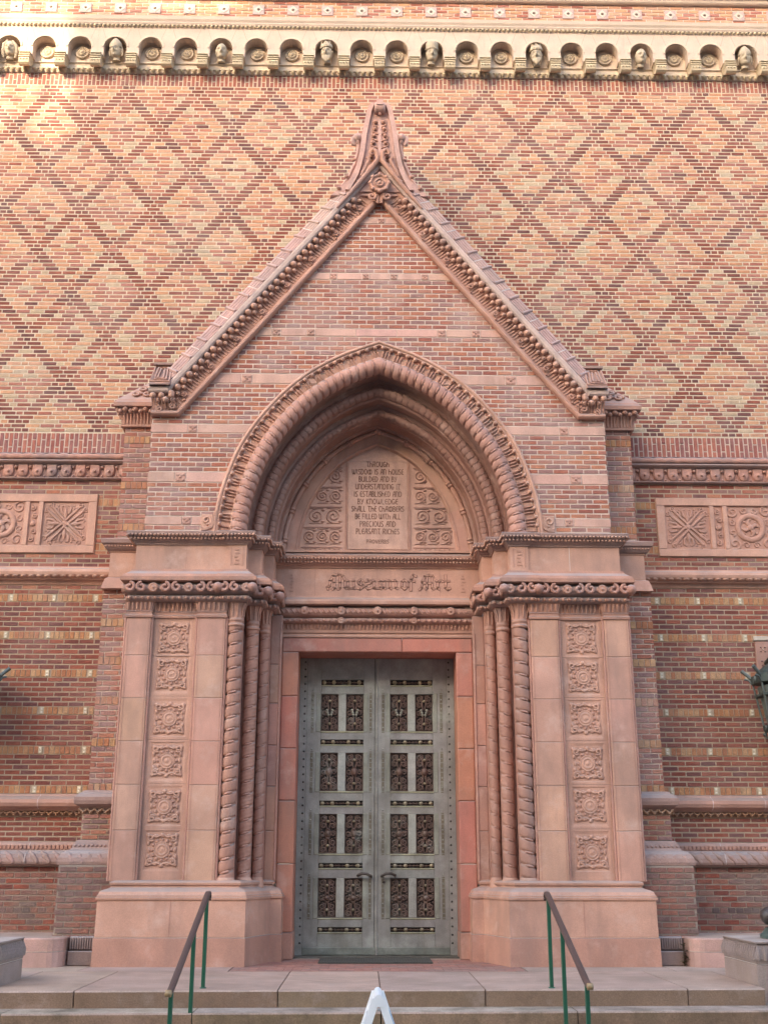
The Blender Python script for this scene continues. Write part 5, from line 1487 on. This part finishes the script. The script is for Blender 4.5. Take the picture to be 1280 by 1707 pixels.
# scroll panels left and right of the slab
for s in (-1, 1):
    for j, (z0, z1, xo) in enumerate(((5.585, 5.635, 1.13), (5.705, 5.945, 1.10), (6.02, 6.26, 1.04), (6.335, 6.575, 0.92), (6.655, 6.88, 0.74))):
        mb = MB(); xi = 0.53; zc_ = (z0+z1)/2; h = (z1-z0)/2; c = T2
        mb.box(min(s*xi, s*xo), max(s*xi, s*xo), 0.03, 0.045, z1+0.012, z1+0.024, T3)
        if j == 0:
            for k in range(8): mb.tube([(s*(xi+0.07*k), 0.034, z0), (s*(xi+0.035+0.07*k), 0.026, z1), (s*(xi+0.07+0.07*k), 0.034, z0)], 0.007, T3, 4)
        else:
            n = max(1, int((xo-xi)/0.185)); w = (xo-xi)/n
            for k in range(n):
                cx = s*(xi+w*(k+0.5)); hd = 1 if k % 2 == 0 else -1
                mb.tube(spiral(cx, zc_, min(w, h*2)*0.47, 0.012, -pi/2*hd, 1.9*hd*s, 0.03, 26), 0.009, c, 5)
                mb.tube(spiral(cx, zc_, min(w, h*2)*0.36, 0.012, pi/2*hd, 1.2*hd*s, 0.034, 20), 0.007, T3, 4)
                for sz in (-1, 1):
                    mb.ball((cx+w*0.38, 0.034, zc_+sz*h*0.72), 0.022, c, 6, 4, (1.4, .5, .7)); mb.tube([(cx-w*0.4, 0.034, zc_+sz*h*0.98), (cx, 0.03, zc_+sz*h*0.92), (cx+w*0.4, 0.034, zc_+sz*h*0.98)], 0.006, T3, 4)
        mb.build('scroll_panel', TERRA, ty)
# Museum of Art in blackletter on the frieze
def bl(mb, pts, x0, w=0.034, y=-0.1):
    P = [(x0+px, 4.985+pz) for px, pz in pts]
    stroke(mb, P, w+0.016, y-0.0035, 0.004, (0.22,0.10,0.07))
    stroke(mb, P, w, y-0.012, 0.012, (0.56,0.30,0.22))
mb = MB(); X = 0.155
def minim(x): return [[(x-0.018, X-0.02), (x, X-0.035), (x, 0.03), (x+0.02, 0.015)]]
x = -0.745
# M
for p in ([(0.03,0.0),(0.02,0.03),(0.05,0.05),(0.06,0.13),(0.10,0.2),(0.17,0.225),(0.24,0.2),(0.275,0.13),(0.28,0.03),(0.30,0.01)], [(0.115,0.20),(0.12,0.10),(0.12,0.02),(0.09,0.0)], [(0.20,0.215),(0.20,0.10),(0.20,0.02),(0.17,0.0)]): bl(mb, p, x, 0.026)
x = -0.43
for ch in 'useum':
    if ch in 'un':
        for p in minim(0.0)+minim(0.085): bl(mb, p, x, 0.028)
        bl(mb, [(0.01,0.015),(0.07,0.015)], x, 0.014); x += 0.145
    elif ch == 's':
        bl(mb, [(0.07,X-0.03),(0.04,X-0.005),(0.0,X-0.04),(0.02,0.085),(0.065,0.065),(0.07,0.03),(0.03,0.005),(-0.01,0.02)], x, 0.02); x += 0.115
    elif ch == 'e':
        bl(mb, [(0.01,0.08),(0.075,0.10),(0.06,X-0.02),(0.025,X-0.005),(-0.005,X-0.05),(0.0,0.04),(0.03,0.005),(0.075,0.025)], x, 0.02); x += 0.12
    elif ch == 'm':
        for k in range(3):
            for p in minim(0.085*k): bl(mb, p, x, 0.028)
            if k < 2: bl(mb, [(0.01+0.085*k, X-0.03),(0.07+0.085*k, X-0.012)], x, 0.014)
        x += 0.235
x += 0.02
bl(mb, [(0.0,0.04),(0.0,X-0.04),(0.035,X-0.005),(0.08,X-0.04),(0.08,0.04),(0.04,0.005),(0.0,0.04)], x, 0.022); x += 0.13
bl(mb, [(0.0,-0.01),(0.005,X),(0.03,0.215),(0.075,0.20)], x, 0.026); bl(mb, [(-0.025,X-0.03),(0.06,X-0.03)], x, 0.016); x += 0.125
for p in ([(0.0,0.0),(0.03,0.03),(0.04,0.12),(0.08,0.195),(0.14,0.22),(0.20,0.19)], [(0.185,0.215),(0.185,0.03),(0.21,0.01)], [(0.04,0.10),(0.18,0.10)], [(0.11,0.20),(0.11,0.03),(0.09,0.01)]): bl(mb, p, x, 0.024)
x += 0.265
for p in minim(0.0): bl(mb, p, x, 0.028)
bl(mb, [(0.01,X-0.04),(0.05,X-0.01),(0.07,X-0.035)], x, 0.02); x += 0.115
bl(mb, [(0.0,0.215),(0.0,0.035),(0.03,0.005),(0.065,0.025)], x, 0.026); bl(mb, [(-0.03,X-0.025),(0.06,X-0.025)], x, 0.016)
lett = mb.build('lettering', TERRA, po)

# ================================================================== BRONZE DOOR
dr = thing('double_door', 'tall grey-green bronze double door with pierced scroll grilles', 'door')
DY = 0.35
DG = (0.29, 0.287, 0.26); DG2 = (0.37, 0.375, 0.33); DB = (0.15, 0.09, 0.07); DK = (0.03, 0.022, 0.02); DT = (0.30, 0.25, 0.16)
mb = MB()
for s in (-1, 1): mb.box(min(s*1.10, s*1.20), max(s*1.10, s*1.20), DY+0.02, DY+0.25, 0, 4.3, (0.05,0.05,0.045))
mb.box(-1.2, 1.2, DY+0.02, DY+0.25, 4.03, 4.3, (0.05,0.05,0.045)); mb.box(-1.2, 1.2, DY+0.075, DY+0.25, -0.02, 4.1, DK)
mb.box(-1.12, 1.12, DY-0.25, DY+0.2, -0.02, 0.012, (0.10,0.09,0.075))
mb.build('frame', BRONZE, dr)
ROWS = [(0.308, 0.37, 'slot'), (0.493, 1.007, 'grille'), (1.141, 1.205, 'slot'), (1.332, 1.863, 'grille'), (1.977, 2.043, 'slot'), (2.174, 2.706, 'grille'), (2.823, 2.891, 'slot'), (3.01, 3.541, 'grille'), (3.671, 3.749, 'slot')]
def grille(design):
    mb = MB(); w, h = 0.124, 0.263
    mb.box(-w, w, 0.05, 0.06, -h, h, DK)
    def sp(x, z, r, hd, a0=pi/2): mb.tube(spiral(x, z, r, 0.008, a0, 1.6*hd, 0.03, 18), 0.0105, DB, 5)
    for sx in (-1, 1):
        for z, hd in ((0.205, 1), (0.115, -1), (-0.115, 1), (-0.205, -1)):
            sp(sx*0.066, z, 0.046, hd*sx)
        mb.tube([(sx*0.118, 0.035, -h), (sx*0.118, 0.035, h)], 0.007, DB, 4)
        mb.tube([(sx*0.02, 0.032, 0.24), (sx*0.03, 0.03, 0.16), (sx*0.015, 0.03, 0.06), (sx*0.045, 0.03, 0.0), (sx*0.015, 0.03, -0.06), (sx*0.03, 0.03, -0.16), (sx*0.02, 0.032, -0.24)], 0.012, DB, 5)
        mb.tube(spiral(sx*0.075, 0.0, 0.04, 0.01, 0, 1.4*sx, 0.03, 14), 0.010, DB, 5)
        mb.ball((sx*0.1, 0.03, 0.058), 0.014, DB, 6, 4); mb.ball((sx*0.1, 0.03, -0.058), 0.014, DB, 6, 4)
    mb.tube([(-w, 0.035, h-0.008), (w, 0.035, h-0.008)], 0.007, DB, 4); mb.tube([(-w, 0.035, 0.008-h), (w, 0.035, 0.008-h)], 0.007, DB, 4)
    mb.ball((0, 0.015, 0.168), 0.022, DT, 8, 5); mb.ball((0, 0.015, -0.158), 0.022, DT, 8, 5)
    if design == 'flower':
        c = (0.34,0.34,0.28)
        for dx, dz in ((-0.04,0.035),(0.04,0.035),(-0.03,0.0),(0.03,0.0),(-0.02,-0.03),(0.02,-0.03)): mb.ball((dx, 0.012, dz), 0.02, c, 8, 5)
    elif design == 'urn':
        mb.lathe((0, 0.03, -0.055), [(0.015,0),(0.035,0.02),(0.05,0.06),(0.04,0.095),(0.02,0.10),(0.03,0.12)], DB, 12)
    elif design == 'figure':
        mb.ball((0, 0.02, 0.0), 0.04, (0.13,0.085,0.065), 8, 5, (1, .6, 1.3)); mb.ball((0, 0.018, 0.06), 0.02, DB, 8, 5); mb.ball((0, 0.018, -0.065), 0.024, DB, 8, 5)
    else:
        mb.ball((0, 0.018, 0), 0.038, (0.14,0.085,0.07), 8, 5, (1, .6, 1))
        for k in range(6): mb.ball((0.06*cos(pi/3*k+.5), 0.028, 0.06*sin(pi/3*k+.5)), 0.018, DB, 6, 4)
    return mb
GR = {}
def slot_orn():
    mb = MB(); mb.box(-0.305, 0.305, 0.05, 0.06, -0.034, 0.034, DK)
    mb.tube([(-0.3, 0.035, 0), (0.3, 0.035, 0)], 0.009, DB, 5)
    for x in (-0.24, -0.095, 0.125, 0.265): mb.ball((x, 0.012, 0), 0.031, DT, 8, 5)
    for x in (-0.29, -0.17, -0.03, 0.02, 0.07, 0.195): mb.ball((x, 0.028, 0), 0.016, DB, 6, 4)
    return mb
SO = None; RV = None
for s in (-1, 1):
    lf = bpy.data.objects.new('door_leaf', None); COL.objects.link(lf); lf.parent = dr
    def xr(a, b): return (s*a, s*b) if s > 0 else (s*b, s*a)
    for nm, x0, x1 in (('stile', 0.803, 1.115), ('stile', 0.006, 0.193)):
        mb = MB(); a, b = xr(x0, x1); mb.bbox(a, b, DY, DY+0.06, 0.012, 4.06, jit(DG, 0.04, 0.02), 0.004); mb.build(nm, BRONZE, lf)
    edges = [0.012]+[z for r in ROWS for z in r[:2]]+[4.06]
    for i in range(0, len(edges), 2):
        mb = MB(); a, b = xr(0.1935, 0.8025); mb.bbox(a, b, DY+0.002, DY+0.06, edges[i], edges[i+1], jit(DG, 0.05, 0.03), 0.004); mb.build('rail', BRONZE, lf)
    gi = 0
    for z0, z1, kd in ROWS:
        zc = (z0+z1)/2
        if kd == 'slot':
            if SO is None: SO = slot_orn().build('slot_ornament', BRONZE, lf); o = SO
            else: o = copy(SO, (0,0,0), lf)
            o.location = (s*0.498, DY, zc); o.scale = (s*1.0 if s > 0 else -1.0, 1, (z1-z0)/0.068)
            mb = MB()
            a, b = xr(0.1935, 0.8025); mb.bbox(a+0.0, b-0.0, DY-0.008, DY+0.002, z0-0.018, z0-0.001, (0.36,0.35,0.23), 0.004); mb.build('slot_sill', BRONZE, lf)
        else:
            mb = MB(); a, b = xr(0.443, 0.553); mb.bbox(a, b, DY-0.004, DY+0.06, z0, z1, jit(DG2, 0.05, 0.02), 0.006); mb.build('mullion', BRONZE, lf)
            for (u0, u1) in ((0.193, 0.443), (0.553, 0.803)):
                ds = ['scroll', 'scroll', 'figure', 'urn', 'flower'][gi] if False else (['scroll', 'figure', 'urn', 'flower'][gi])
                if ds not in GR: GR[ds] = grille(ds).build('grille', BRONZE, lf); o = GR[ds]
                else: o = copy(GR[ds], (0,0,0), lf)
                o.location = (s*(u0+u1)/2, DY, zc); o.scale = (1, 1, (z1-z0)/0.53)
            mb = MB()      # raised mouldings round the pair of grilles
            for (u0, u1) in ((0.125, 0.19), (0.806, 0.87)):
                a, b = xr(u0, u1); mb.bbox(a, b, DY-0.008, DY+0.002, z0-0.012, z1+0.012, (0.28,0.285,0.235), 0.006)
            a, b = xr(0.19, 0.806); mb.bbox(a, b, DY-0.009, DY+0.003, z0-0.022, z0-0.001, (0.36,0.35,0.23), 0.005)
            mb.build('panel_moulding', BRONZE, lf)
            for (u0, u1) in ((0.905, 0.945), (0.07, 0.108)):
                mb = MB(); a, b = xr(u0, u1); mb.box(a, b, DY-0.003, DY+0.002, z0-0.02, z1+0.02, (0.17,0.15,0.105))
                for k in range(5):
                    z = z0+(z1-z0)*k/4; mb.box(a-0.002, b+0.002, DY-0.007, DY, z-0.004, z+0.004, DG); mb.ball(((a+b)/2, DY-0.004, z+0.055), 0.012, DG2, 6, 4)
                mb.build('ornament_strip', BRONZE, lf)
            gi += 1
    for k in range(37):      # rivet heads up the outer stile
        z = 0.17+0.1065*k
        if RV is None:
            mb = MB(); mb.ball((0, 0, 0), 0.014, (0.035,0.03,0.026), 8, 4, (1, .6, 1)); RV = mb.build('rivet', BRONZE, lf); o = RV; o.location = (s*1.037, DY-0.003, z)
        else: o = copy(RV, (s*1.037, DY-0.003, z), lf)
    mb = MB(); a, b = xr(1.0, 1.004); mb.box(a, b, DY-0.004, DY+0.01, 0.02, 4.05, (0.10,0.10,0.08)); a, b = xr(1.112, 1.116); mb.box(a, b, DY-0.003, DY+0.01, 0.02, 4.05, (0.10,0.10,0.08)); mb.build('stile_joint', BRONZE, lf)
    mb = MB(); hz = 1.04 if s < 0 else 1.045
    mb.tube([(s*0.255, DY-0.01, hz+0.0), (s*0.255, DY-0.075, hz+0.005), (s*0.20, DY-0.09, hz+0.03), (s*0.13, DY-0.09, hz+0.025), (s*0.075, DY-0.08, hz-0.005), (s*0.07, DY-0.01, hz-0.015)], [0.018,0.02,0.021,0.021,0.02,0.016], (0.09,0.075,0.065), 8)
    mb.build('handle', IRON, lf)
    mb = MB(); a, b = xr(0.01, 1.0); mb.bbox(a, b, DY-0.006, DY+0.01, 0.02, 0.115, (0.20,0.215,0.185), 0.004); mb.build('kick_plate', BRONZE, lf)
    if s > 0:
        mb = MB(); mb.lathe((0.10, DY, 0.955), [(0.018,0),(0.018,0.006),(0.008,0.008),(0.002,0.004)], DK, 10, 'y'); mb.build('keyhole', IRON, lf)
mb = MB(); mb.tube([(0.0, DY+0.005, 0.02), (0.0, DY+0.005, 4.05)], 0.022, DG, 8); mb.box(-0.035, -0.028, DY-0.004, DY+0.01, 0.02, 4.05, DK); mb.build('astragal', BRONZE, dr)

# door mat
mb = MB(); mb.box(-0.74, 0.70, -0.83, -0.08, 0.003, 0.017, (0.075,0.07,0.06))
for k in range(40): mb.box(-0.72+0.0355*k, -0.705+0.0355*k, -0.815, -0.095, 0.017, 0.021, (0.085,0.08,0.068))
o = mb.build('door_mat', RUBBER); tag(o, 'dark flat rubber mat on the paving before the bronze door', 'door mat')

# ================================================================== BENCHES AND CHEEK PEDESTALS
for s, lb in ((-1, 'low pink stone ledge at the wall foot behind the far-left pedestal' if False else 'low pink stone bench along the wall by the pedestal without a lamp'), (1, 'low pink stone bench along the wall behind the pedestal with the lamp')):
    bn = thing('stone_bench', lb, 'bench', 'stone benches at the foot of the wall')
    plan = [(-9.0, -1.36), (-3.99, -1.36), (-3.93, -1.345), (-3.87, -1.30), (-3.835, -1.22), (-3.82, -1.0), (-3.82, -0.1)]
    pl = plan if s < 0 else mirror(plan)
    mb = MB(); mould(mb, pl, [(0.0, 0.004), (0.172, 0.002), (0.175, -0.006)], (0.47,0.285,0.24)); mb.build('lower_course', TERRA, bn)
    mb = MB(); mould(mb, pl, [(0.176, -0.004), (0.183, -0.004)], (0.68,0.56,0.48)); mb.build('mortar_joint', MORTAR, bn)
    mb = MB(); mould(mb, pl, [(0.182, 0.0), (0.318, 0.0), (0.331, -0.012), (0.334, -0.03)], (0.50,0.30,0.25))
    mb.add([(x, y, 0.334) for x, y in offset(pl, -0.03)]+[(pl[0][0] if s < 0 else pl[-1][0], -0.1, 0.334)], [tuple(range(len(pl)+1))], (0.40,0.29,0.24))
    mb.build('seat_course', STONE, bn)
for s, lb in ((-1, 'grey carved stone pedestal at the end of the steps, bare on top'), (1, 'grey carved stone pedestal at the end of the steps, carrying the lamp foot')):
    pd = thing('stone_pedestal', lb, 'pedestal', 'carved pedestals at the ends of the steps')
    y0 = -3.62
    plan = [(-5.6, y0), (-3.90, y0), (-3.90, -2.45), (-5.6, -2.45)]
    pl = plan if s < 0 else mirror(plan)
    if s > 0: pl = [(3.90, -2.42), (3.90, y0+0.1), (5.6, y0+0.1)]
    else: pl = [(-5.6, y0), (-3.885, y0), (-3.885, -2.75)]
    # walk the plan so that the outward side faces the steps and the street
    if s > 0: pl = pl
    mb = MB(); mould(mb, pl, [(-0.8, 0.01), (0.20, 0.0), (0.205, -0.008)], (0.33,0.25,0.22)); mb.build('die', STONE, pd)
    mb = MB(); mould(mb, pl, [(0.206, -0.006), (0.214, -0.006)], (0.68,0.6,0.55)); mb.build('mortar_joint', MORTAR, pd)
    mb = MB(); mould(mb, pl, [(0.213, 0.0), (0.24, 0.006), (0.26, 0.018), (0.30, 0.012), (0.36, -0.005), (0.40, -0.03), (0.408, -0.03), (0.412, 0.0), (0.425, 0.003), (0.43, -0.006)], (0.31,0.24,0.215))
    for x, y, nx, ny in along(offset(pl, 0.012), 0.07):
        mb.tube([(x, y, 0.245), (x+nx*0.006, y+ny*0.006, 0.31), (x-nx*0.02, y-ny*0.02, 0.39)], [0.02,0.022,0.014], (0.28,0.215,0.195), 5, True, 0.6)
    mb.build('carved_course', STONE, pd)
    mb = MB(); q_ = offset(pl, -0.006); far = [(5.6*s, -2.45)]
    mb.add([(x, y, 0.43) for x, y in q_]+[(5.6*s, -2.42 if s > 0 else -2.75, 0.43)], [tuple(range(len(q_)+1))], (0.42,0.34,0.30))
    mb.add([(x, y, 0.43) for x, y in (q_[0], (5.6*s, -2.42))]+[(5.6*s, -2.42, -0.8), (q_[0][0], q_[0][1], -0.8)], [(0,1,2,3)], (0.33,0.25,0.22)) if s > 0 else mb.add([(q_[-1][0], q_[-1][1], 0.43), (-5.6, -2.75, 0.43), (-5.6, -2.75, -0.8), (q_[-1][0], q_[-1][1], -0.8)], [(0,1,2,3)], (0.33,0.25,0.22))
    mb.build('top', STONE, pd)
# lamp standard on the right pedestal (only the edge of its foot is in view)
lp = thing('lamp_standard', 'green bronze lamp foot with dark ball, on the pedestal at the picture edge', 'lamp')
LC = (0.085,0.13,0.115)
lx, ly = 4.585, -2.98
mb = MB(); mb.lathe((lx, ly, 0.432), [(0.42,0),(0.425,0.03),(0.40,0.05),(0.36,0.10),(0.30,0.13),(0.12,0.16)], LC, 20); mb.build('foot', IRON, lp)
for k in range(4):
    a = pi/2*k+pi; mb = MB(); mb.ball((lx+0.32*cos(a), ly+0.32*sin(a), 0.66), 0.10, (0.07,0.055,0.05), 12, 8); mb.build('ball', IRON, lp)
mb = MB(); mb.lathe((lx, ly, 0.58), [(0.12,0),(0.09,0.1),(0.055,0.16),(0.05,0.5),(0.06,0.52),(0.045,0.56),(0.04,1.6),(0.07,1.63),(0.1,1.7)], LC, 14); mb.build('pole', IRON, lp)

# ================================================================== WALL LANTERNS
def lantern(s, label):
    L = thing('wall_lantern', label, 'lantern', 'iron lanterns on the side walls')
    cx, cy = s*5.56, -0.50; c = (0.055,0.075,0.068); c2 = (0.11,0.13,0.12)
    zb, zt, rb, rtp = 2.98, 3.58, 0.26, 0.36
    def P(k, z, r=None):
        a = pi/6+pi/3*k
        if r is None: r = rb+(rtp-rb)*(z-zb)/(zt-zb)
        return (cx+r*cos(a), cy+r*sin(a), z)
    mb = MB()
    for k in range(6): mb.tube([P(k, zb), P(k, zt)], 0.014, c2, 6)
    mb.build('bar', IRON, L)
    mb = MB(); R = [[P(k, zb+0.03, rb-0.05) for k in range(6)], [P(k, zt-0.03, rtp-0.05) for k in range(6)]]; mb.rings(R, (0.12,0.145,0.13), False, True, True); mb.build('glass', GLASS, L)
    for nm, z, r, h in (('upper_band', zt, 0.375, 0.13), ('middle_band', 3.40, 0.345, 0.05), ('lower_band', zb-0.04, 0.27, 0.09)):
        mb = MB(); R = [[P(k, z, r-0.02) for k in range(6)], [P(k, z+0.01, r+0.01) for k in range(6)], [P(k, z+h-0.01, r+0.015) for k in range(6)], [P(k, z+h, r-0.02) for k in range(6)]]
        mb.rings(R, c, False, True, True)
        for k in range(6):
            p = Vector(P(k, z+h/2, r+0.01)); q2 = Vector(P(k+1, z+h/2, r+0.01)); mm = (p+q2)/2; d = Vector((mm.x-cx, mm.y-cy, 0)).normalized()
            rosette(mb, mm.x, mm.y, z+h/2, d.x, d.y, h*0.36, c2)
        mb.build(nm, IRON, L)
    mb = MB()
    for k in range(6):
        a = pi/6+pi/3*k; u = Vector((cos(a), sin(a), 0)); b0 = Vector((cx, cy, 0))
        f = lambda r, z: tuple(b0+u*r+Vector((0,0,z)))
        mb.tube([f(0.36, 3.66), f(0.42, 3.72), f(0.50, 3.795)], [0.022,0.026,0.028], c2, 8)
        mb.tube([f(0.37, 3.60), f(0.41, 3.66), f(0.46, 3.675), f(0.47, 3.665)], 0.015, c2, 6)
    mb.build('crown_arm', IRON, L)
    mb = MB(); mb.lathe((cx, cy, 3.70), [(0.34,0),(0.30,0.05),(0.18,0.14),(0.08,0.2),(0.03,0.30)], c, 12, 'z', False); mb.build('roof', IRON, L)
    mb = MB(); mb.lathe((cx, cy, 2.62), [(0.01,0),(0.04,0.03),(0.03,0.07),(0.07,0.12),(0.10,0.18),(0.18,0.26),(0.25,0.33)], c, 12)
    for k in range(6):
        a = pi/6+pi/3*k
        mb.tube([(cx+0.25*cos(a), cy+0.25*sin(a), 2.95), (cx+0.24*cos(a), cy+0.24*sin(a), 2.86), (cx+0.16*cos(a), cy+0.16*sin(a), 2.78)], 0.014, c, 5)
        mb.ball((cx+0.27*cos(a), cy+0.27*sin(a), 2.90), 0.025, c2, 6, 4)
    mb.build('pendant', IRON, L)
    mb = MB(); mb.tube([(cx, -0.02, 3.95), (cx, cy+0.1, 4.02), (cx, cy, 3.98)], 0.03, c, 8); mb.tube([(cx, -0.02, 2.9), (cx, cy+0.24, 2.95)], 0.025, c, 8); mb.tube([(cx, -0.02, 3.5), (cx, cy+0.35, 3.6)], 0.02, c, 6)
    mb.build('bracket', IRON, L)
    # carved terracotta back plate on the wall
    mb = MB(); a, b = sorted((s*5.43, s*5.69)); mb.bbox(a, b, -0.035, 0.0, 3.55, 4.27, T2, 0.008); mb.bbox(a-0.015, b+0.015, -0.05, 0.0, 4.275, 4.34, (0.66,0.58,0.46), 0.008)
    for z in (4.15, 3.95, 3.75):
        for dx in (-0.03, 0.03):
            for dz in (-0.03, 0.03): mb.ball((s*5.56+dx-s*0.02, -0.036, z+dz), 0.014, (0.10,0.05,0.04), 6, 4)
        mb.ball((s*5.56-s*0.02, -0.036, z), 0.014, (0.7,0.6,0.48), 6, 4)
    mb.build('back_plate', TERRA, L)
lantern(-1, 'black iron wall lantern of which only an arm tip shows at the edge')
lantern(1, 'black iron hexagonal wall lantern with crown arms, on the banded wall')

# ================================================================== HANDRAILS
GREEN = (0.018, 0.085, 0.048); BROWN = (0.095, 0.058, 0.05)
for s, lb in ((-1, 'green posted handrail with brown rail on the side of the steps nearer the bare pedestal'), (1, 'green posted handrail with brown rail on the side of the steps nearer the lamp foot')):
    h = thing('handrail', lb, 'handrail', 'handrails on the entrance steps')
    X0, X1 = (-1.785, -1.875) if s < 0 else (1.735, 1.825)
    drop = 0.775 if s < 0 else 0.72
    def at(t): return (X0+(X1-X0)*t, -3.66-1.52*t, 0.905-drop*t)
    a, b = at(0), at(1)
    mb = MB()
    P = [(X0-s*0.0, -3.60, 0.845), (X0, -3.575, 0.875), (X0, -3.60, 0.91), a]+[at(t) for t in (0.2, 0.4, 0.6, 0.8, 0.97)]+[(b[0], b[1]-0.02, b[2]+0.0), (b[0]-s*0.0, b[1]-0.12, b[2]-0.015)]
    R = []
    for i, p in enumerate(P):
        t = (Vector(P[min(i+1, len(P)-1)])-Vector(P[max(i-1, 0)])).normalized(); sd = Vector((1, 0, 0)); u = t.cross(sd).normalized()
        if u.z < 0: u = -u
        R.append([tuple(Vector(p)+sd*(0.030*cx)+u*(0.020*cz)) for cx, cz in ((-1,-.6),(-.75,-1),(.75,-1),(1,-.6),(1,.3),(.6,1),(-.6,1),(-1,.3))])
    mb.rings(R, BROWN, True, True, True); mb.build('rail', PAINT, h)
    mb = MB(); e = P[-1]; mb.lathe((e[0]-0.03, e[1], e[2]), [(0.012,0),(0.03,0.005),(0.03,0.055),(0.012,0.06)], (0.30,0.20,0.10), 12, 'x'); mb.build('end_cap', PAINT, h)
    for t, zb in ((0.02, 0.0), (0.40, -0.32), (0.985, -0.64)):
        p = at(t); mb = MB(); w = 0.019
        mb.bbox(p[0]-w, p[0]+w, p[1]-w, p[1]+w, zb, p[2]-0.012, GREEN, 0.004)
        mb.lathe((p[0], p[1], zb), [(0.035,0),(0.035,0.008),(0.02,0.012)], GREEN, 12)
        mb.build('post', PAINT, h)

# ================================================================== SANDWICH BOARD (seen edge on)
sbd = thing('sandwich_board', 'white folding sandwich board sign seen edge-on in front of the steps', 'sign')
ax, ay, az = -0.046, -6.0, 0.170
WH = (0.80,0.80,0.80)
for s, sl in ((-1, 0.355), (1, 0.365)):
    mb = MB(); H = az+0.8
    def Q(d, off, y): # d: distance below the top along z, off: thickness outwards
        return (ax+s*(0.005+d*sl+off), y, az-d)
    t = 0.072
    for (y0, y1, nm) in ((ay, ay+0.05, 'leg'), (ay+0.55, ay+0.60, 'leg')):
        mb = MB()
        A = [Q(0.02, -t*0.35, y0), Q(0.02, t*0.55, y0), Q(H, t*0.5, y0), Q(H, -t*0.5, y0)]; Bk = [(x, y1, z) for x, _, z in A]
        mb.add(A+Bk, [(0,1,2,3),(7,6,5,4),(0,4,5,1),(1,5,6,2),(2,6,7,3),(3,7,4,0)], WH); mb.build(nm, PLASTIC, sbd)
    mb = MB(); A = [Q(0.12, 0.0, ay+0.05), Q(0.12, 0.022, ay+0.05), Q(H-0.06, 0.022, ay+0.05), Q(H-0.06, 0.0, ay+0.05)]; Bk = [(x, ay+0.55, z) for x, _, z in A]
    mb.add(A+Bk, [(0,1,2,3),(7,6,5,4),(0,4,5,1),(1,5,6,2),(2,6,7,3),(3,7,4,0)], WH); mb.build('panel', PLASTIC, sbd)
    mb = MB(); A = [Q(0.17, 0.030, ay+0.03), Q(0.17, 0.036, ay+0.03), Q(H-0.12, 0.036, ay+0.03), Q(H-0.12, 0.030, ay+0.03)]; Bk = [(x, ay+0.56, z) for x, _, z in A]
    mb.add(A+Bk, [(0,1,2,3),(7,6,5,4),(0,4,5,1),(1,5,6,2),(2,6,7,3),(3,7,4,0)], (0.10,0.30,0.48) if s > 0 else (0.75,0.76,0.78)); mb.build('poster', PLASTIC, sbd)
mb = MB(); mb.lathe((ax, ay-0.004, az-0.02), [(0.042,0),(0.045,0.0)], WH, 8, 'y')
R = []
for y in (ay-0.004, ay+0.604):
    R.append([(ax+0.034*cos(a), y, az-0.028+0.036*sin(a)) for a in [pi*k/8 for k in range(9)]]+[(ax-0.046, y, az-0.085), (ax+0.046, y, az-0.085)])
mb = MB(); mb.rings(R, WH, False, True, True); mb.build('top_hinge', PLASTIC, sbd)
mb = MB(); mb.ball((ax+0.0, ay-0.008, az-0.105), 0.010, (0.25,0.25,0.25), 8, 5); mb.ball((ax-0.075, ay+0.01, az-0.145), 0.012, WH, 8, 5); mb.build('bolt', PLASTIC, sbd)

# small fern-like weed in the corner by the bench
wd = thing('weed', 'small green-brown weed in the corner between bench and pier foot', 'plant')
mb = MB()
for k in range(26):
    a = random.uniform(0, 2*pi); l = random.uniform(0.04, 0.10); b = Vector((3.79+random.uniform(-.03,.03), -1.16+random.uniform(-.05,.04), random.uniform(0.02, 0.26)))
    d = Vector((cos(a)*0.7, -abs(sin(a)), random.uniform(-.2,.5))).normalized(); sd = d.cross(Vector((0,0,1))).normalized()*0.016
    mb.add([tuple(b), tuple(b+d*l*0.5+sd), tuple(b+d*l), tuple(b+d*l*0.5-sd)], [(0,1,2,3)], random.choice([(0.07,0.08,0.03),(0.10,0.085,0.04),(0.05,0.06,0.02)]))
mb.build('leaves', LEAF, wd)
mb = MB(); mb.tube([(3.79,-1.13,0.0),(3.785,-1.14,0.14),(3.79,-1.15,0.27)], 0.006, (0.08,0.06,0.035), 5); mb.build('stem', LEAF, wd)
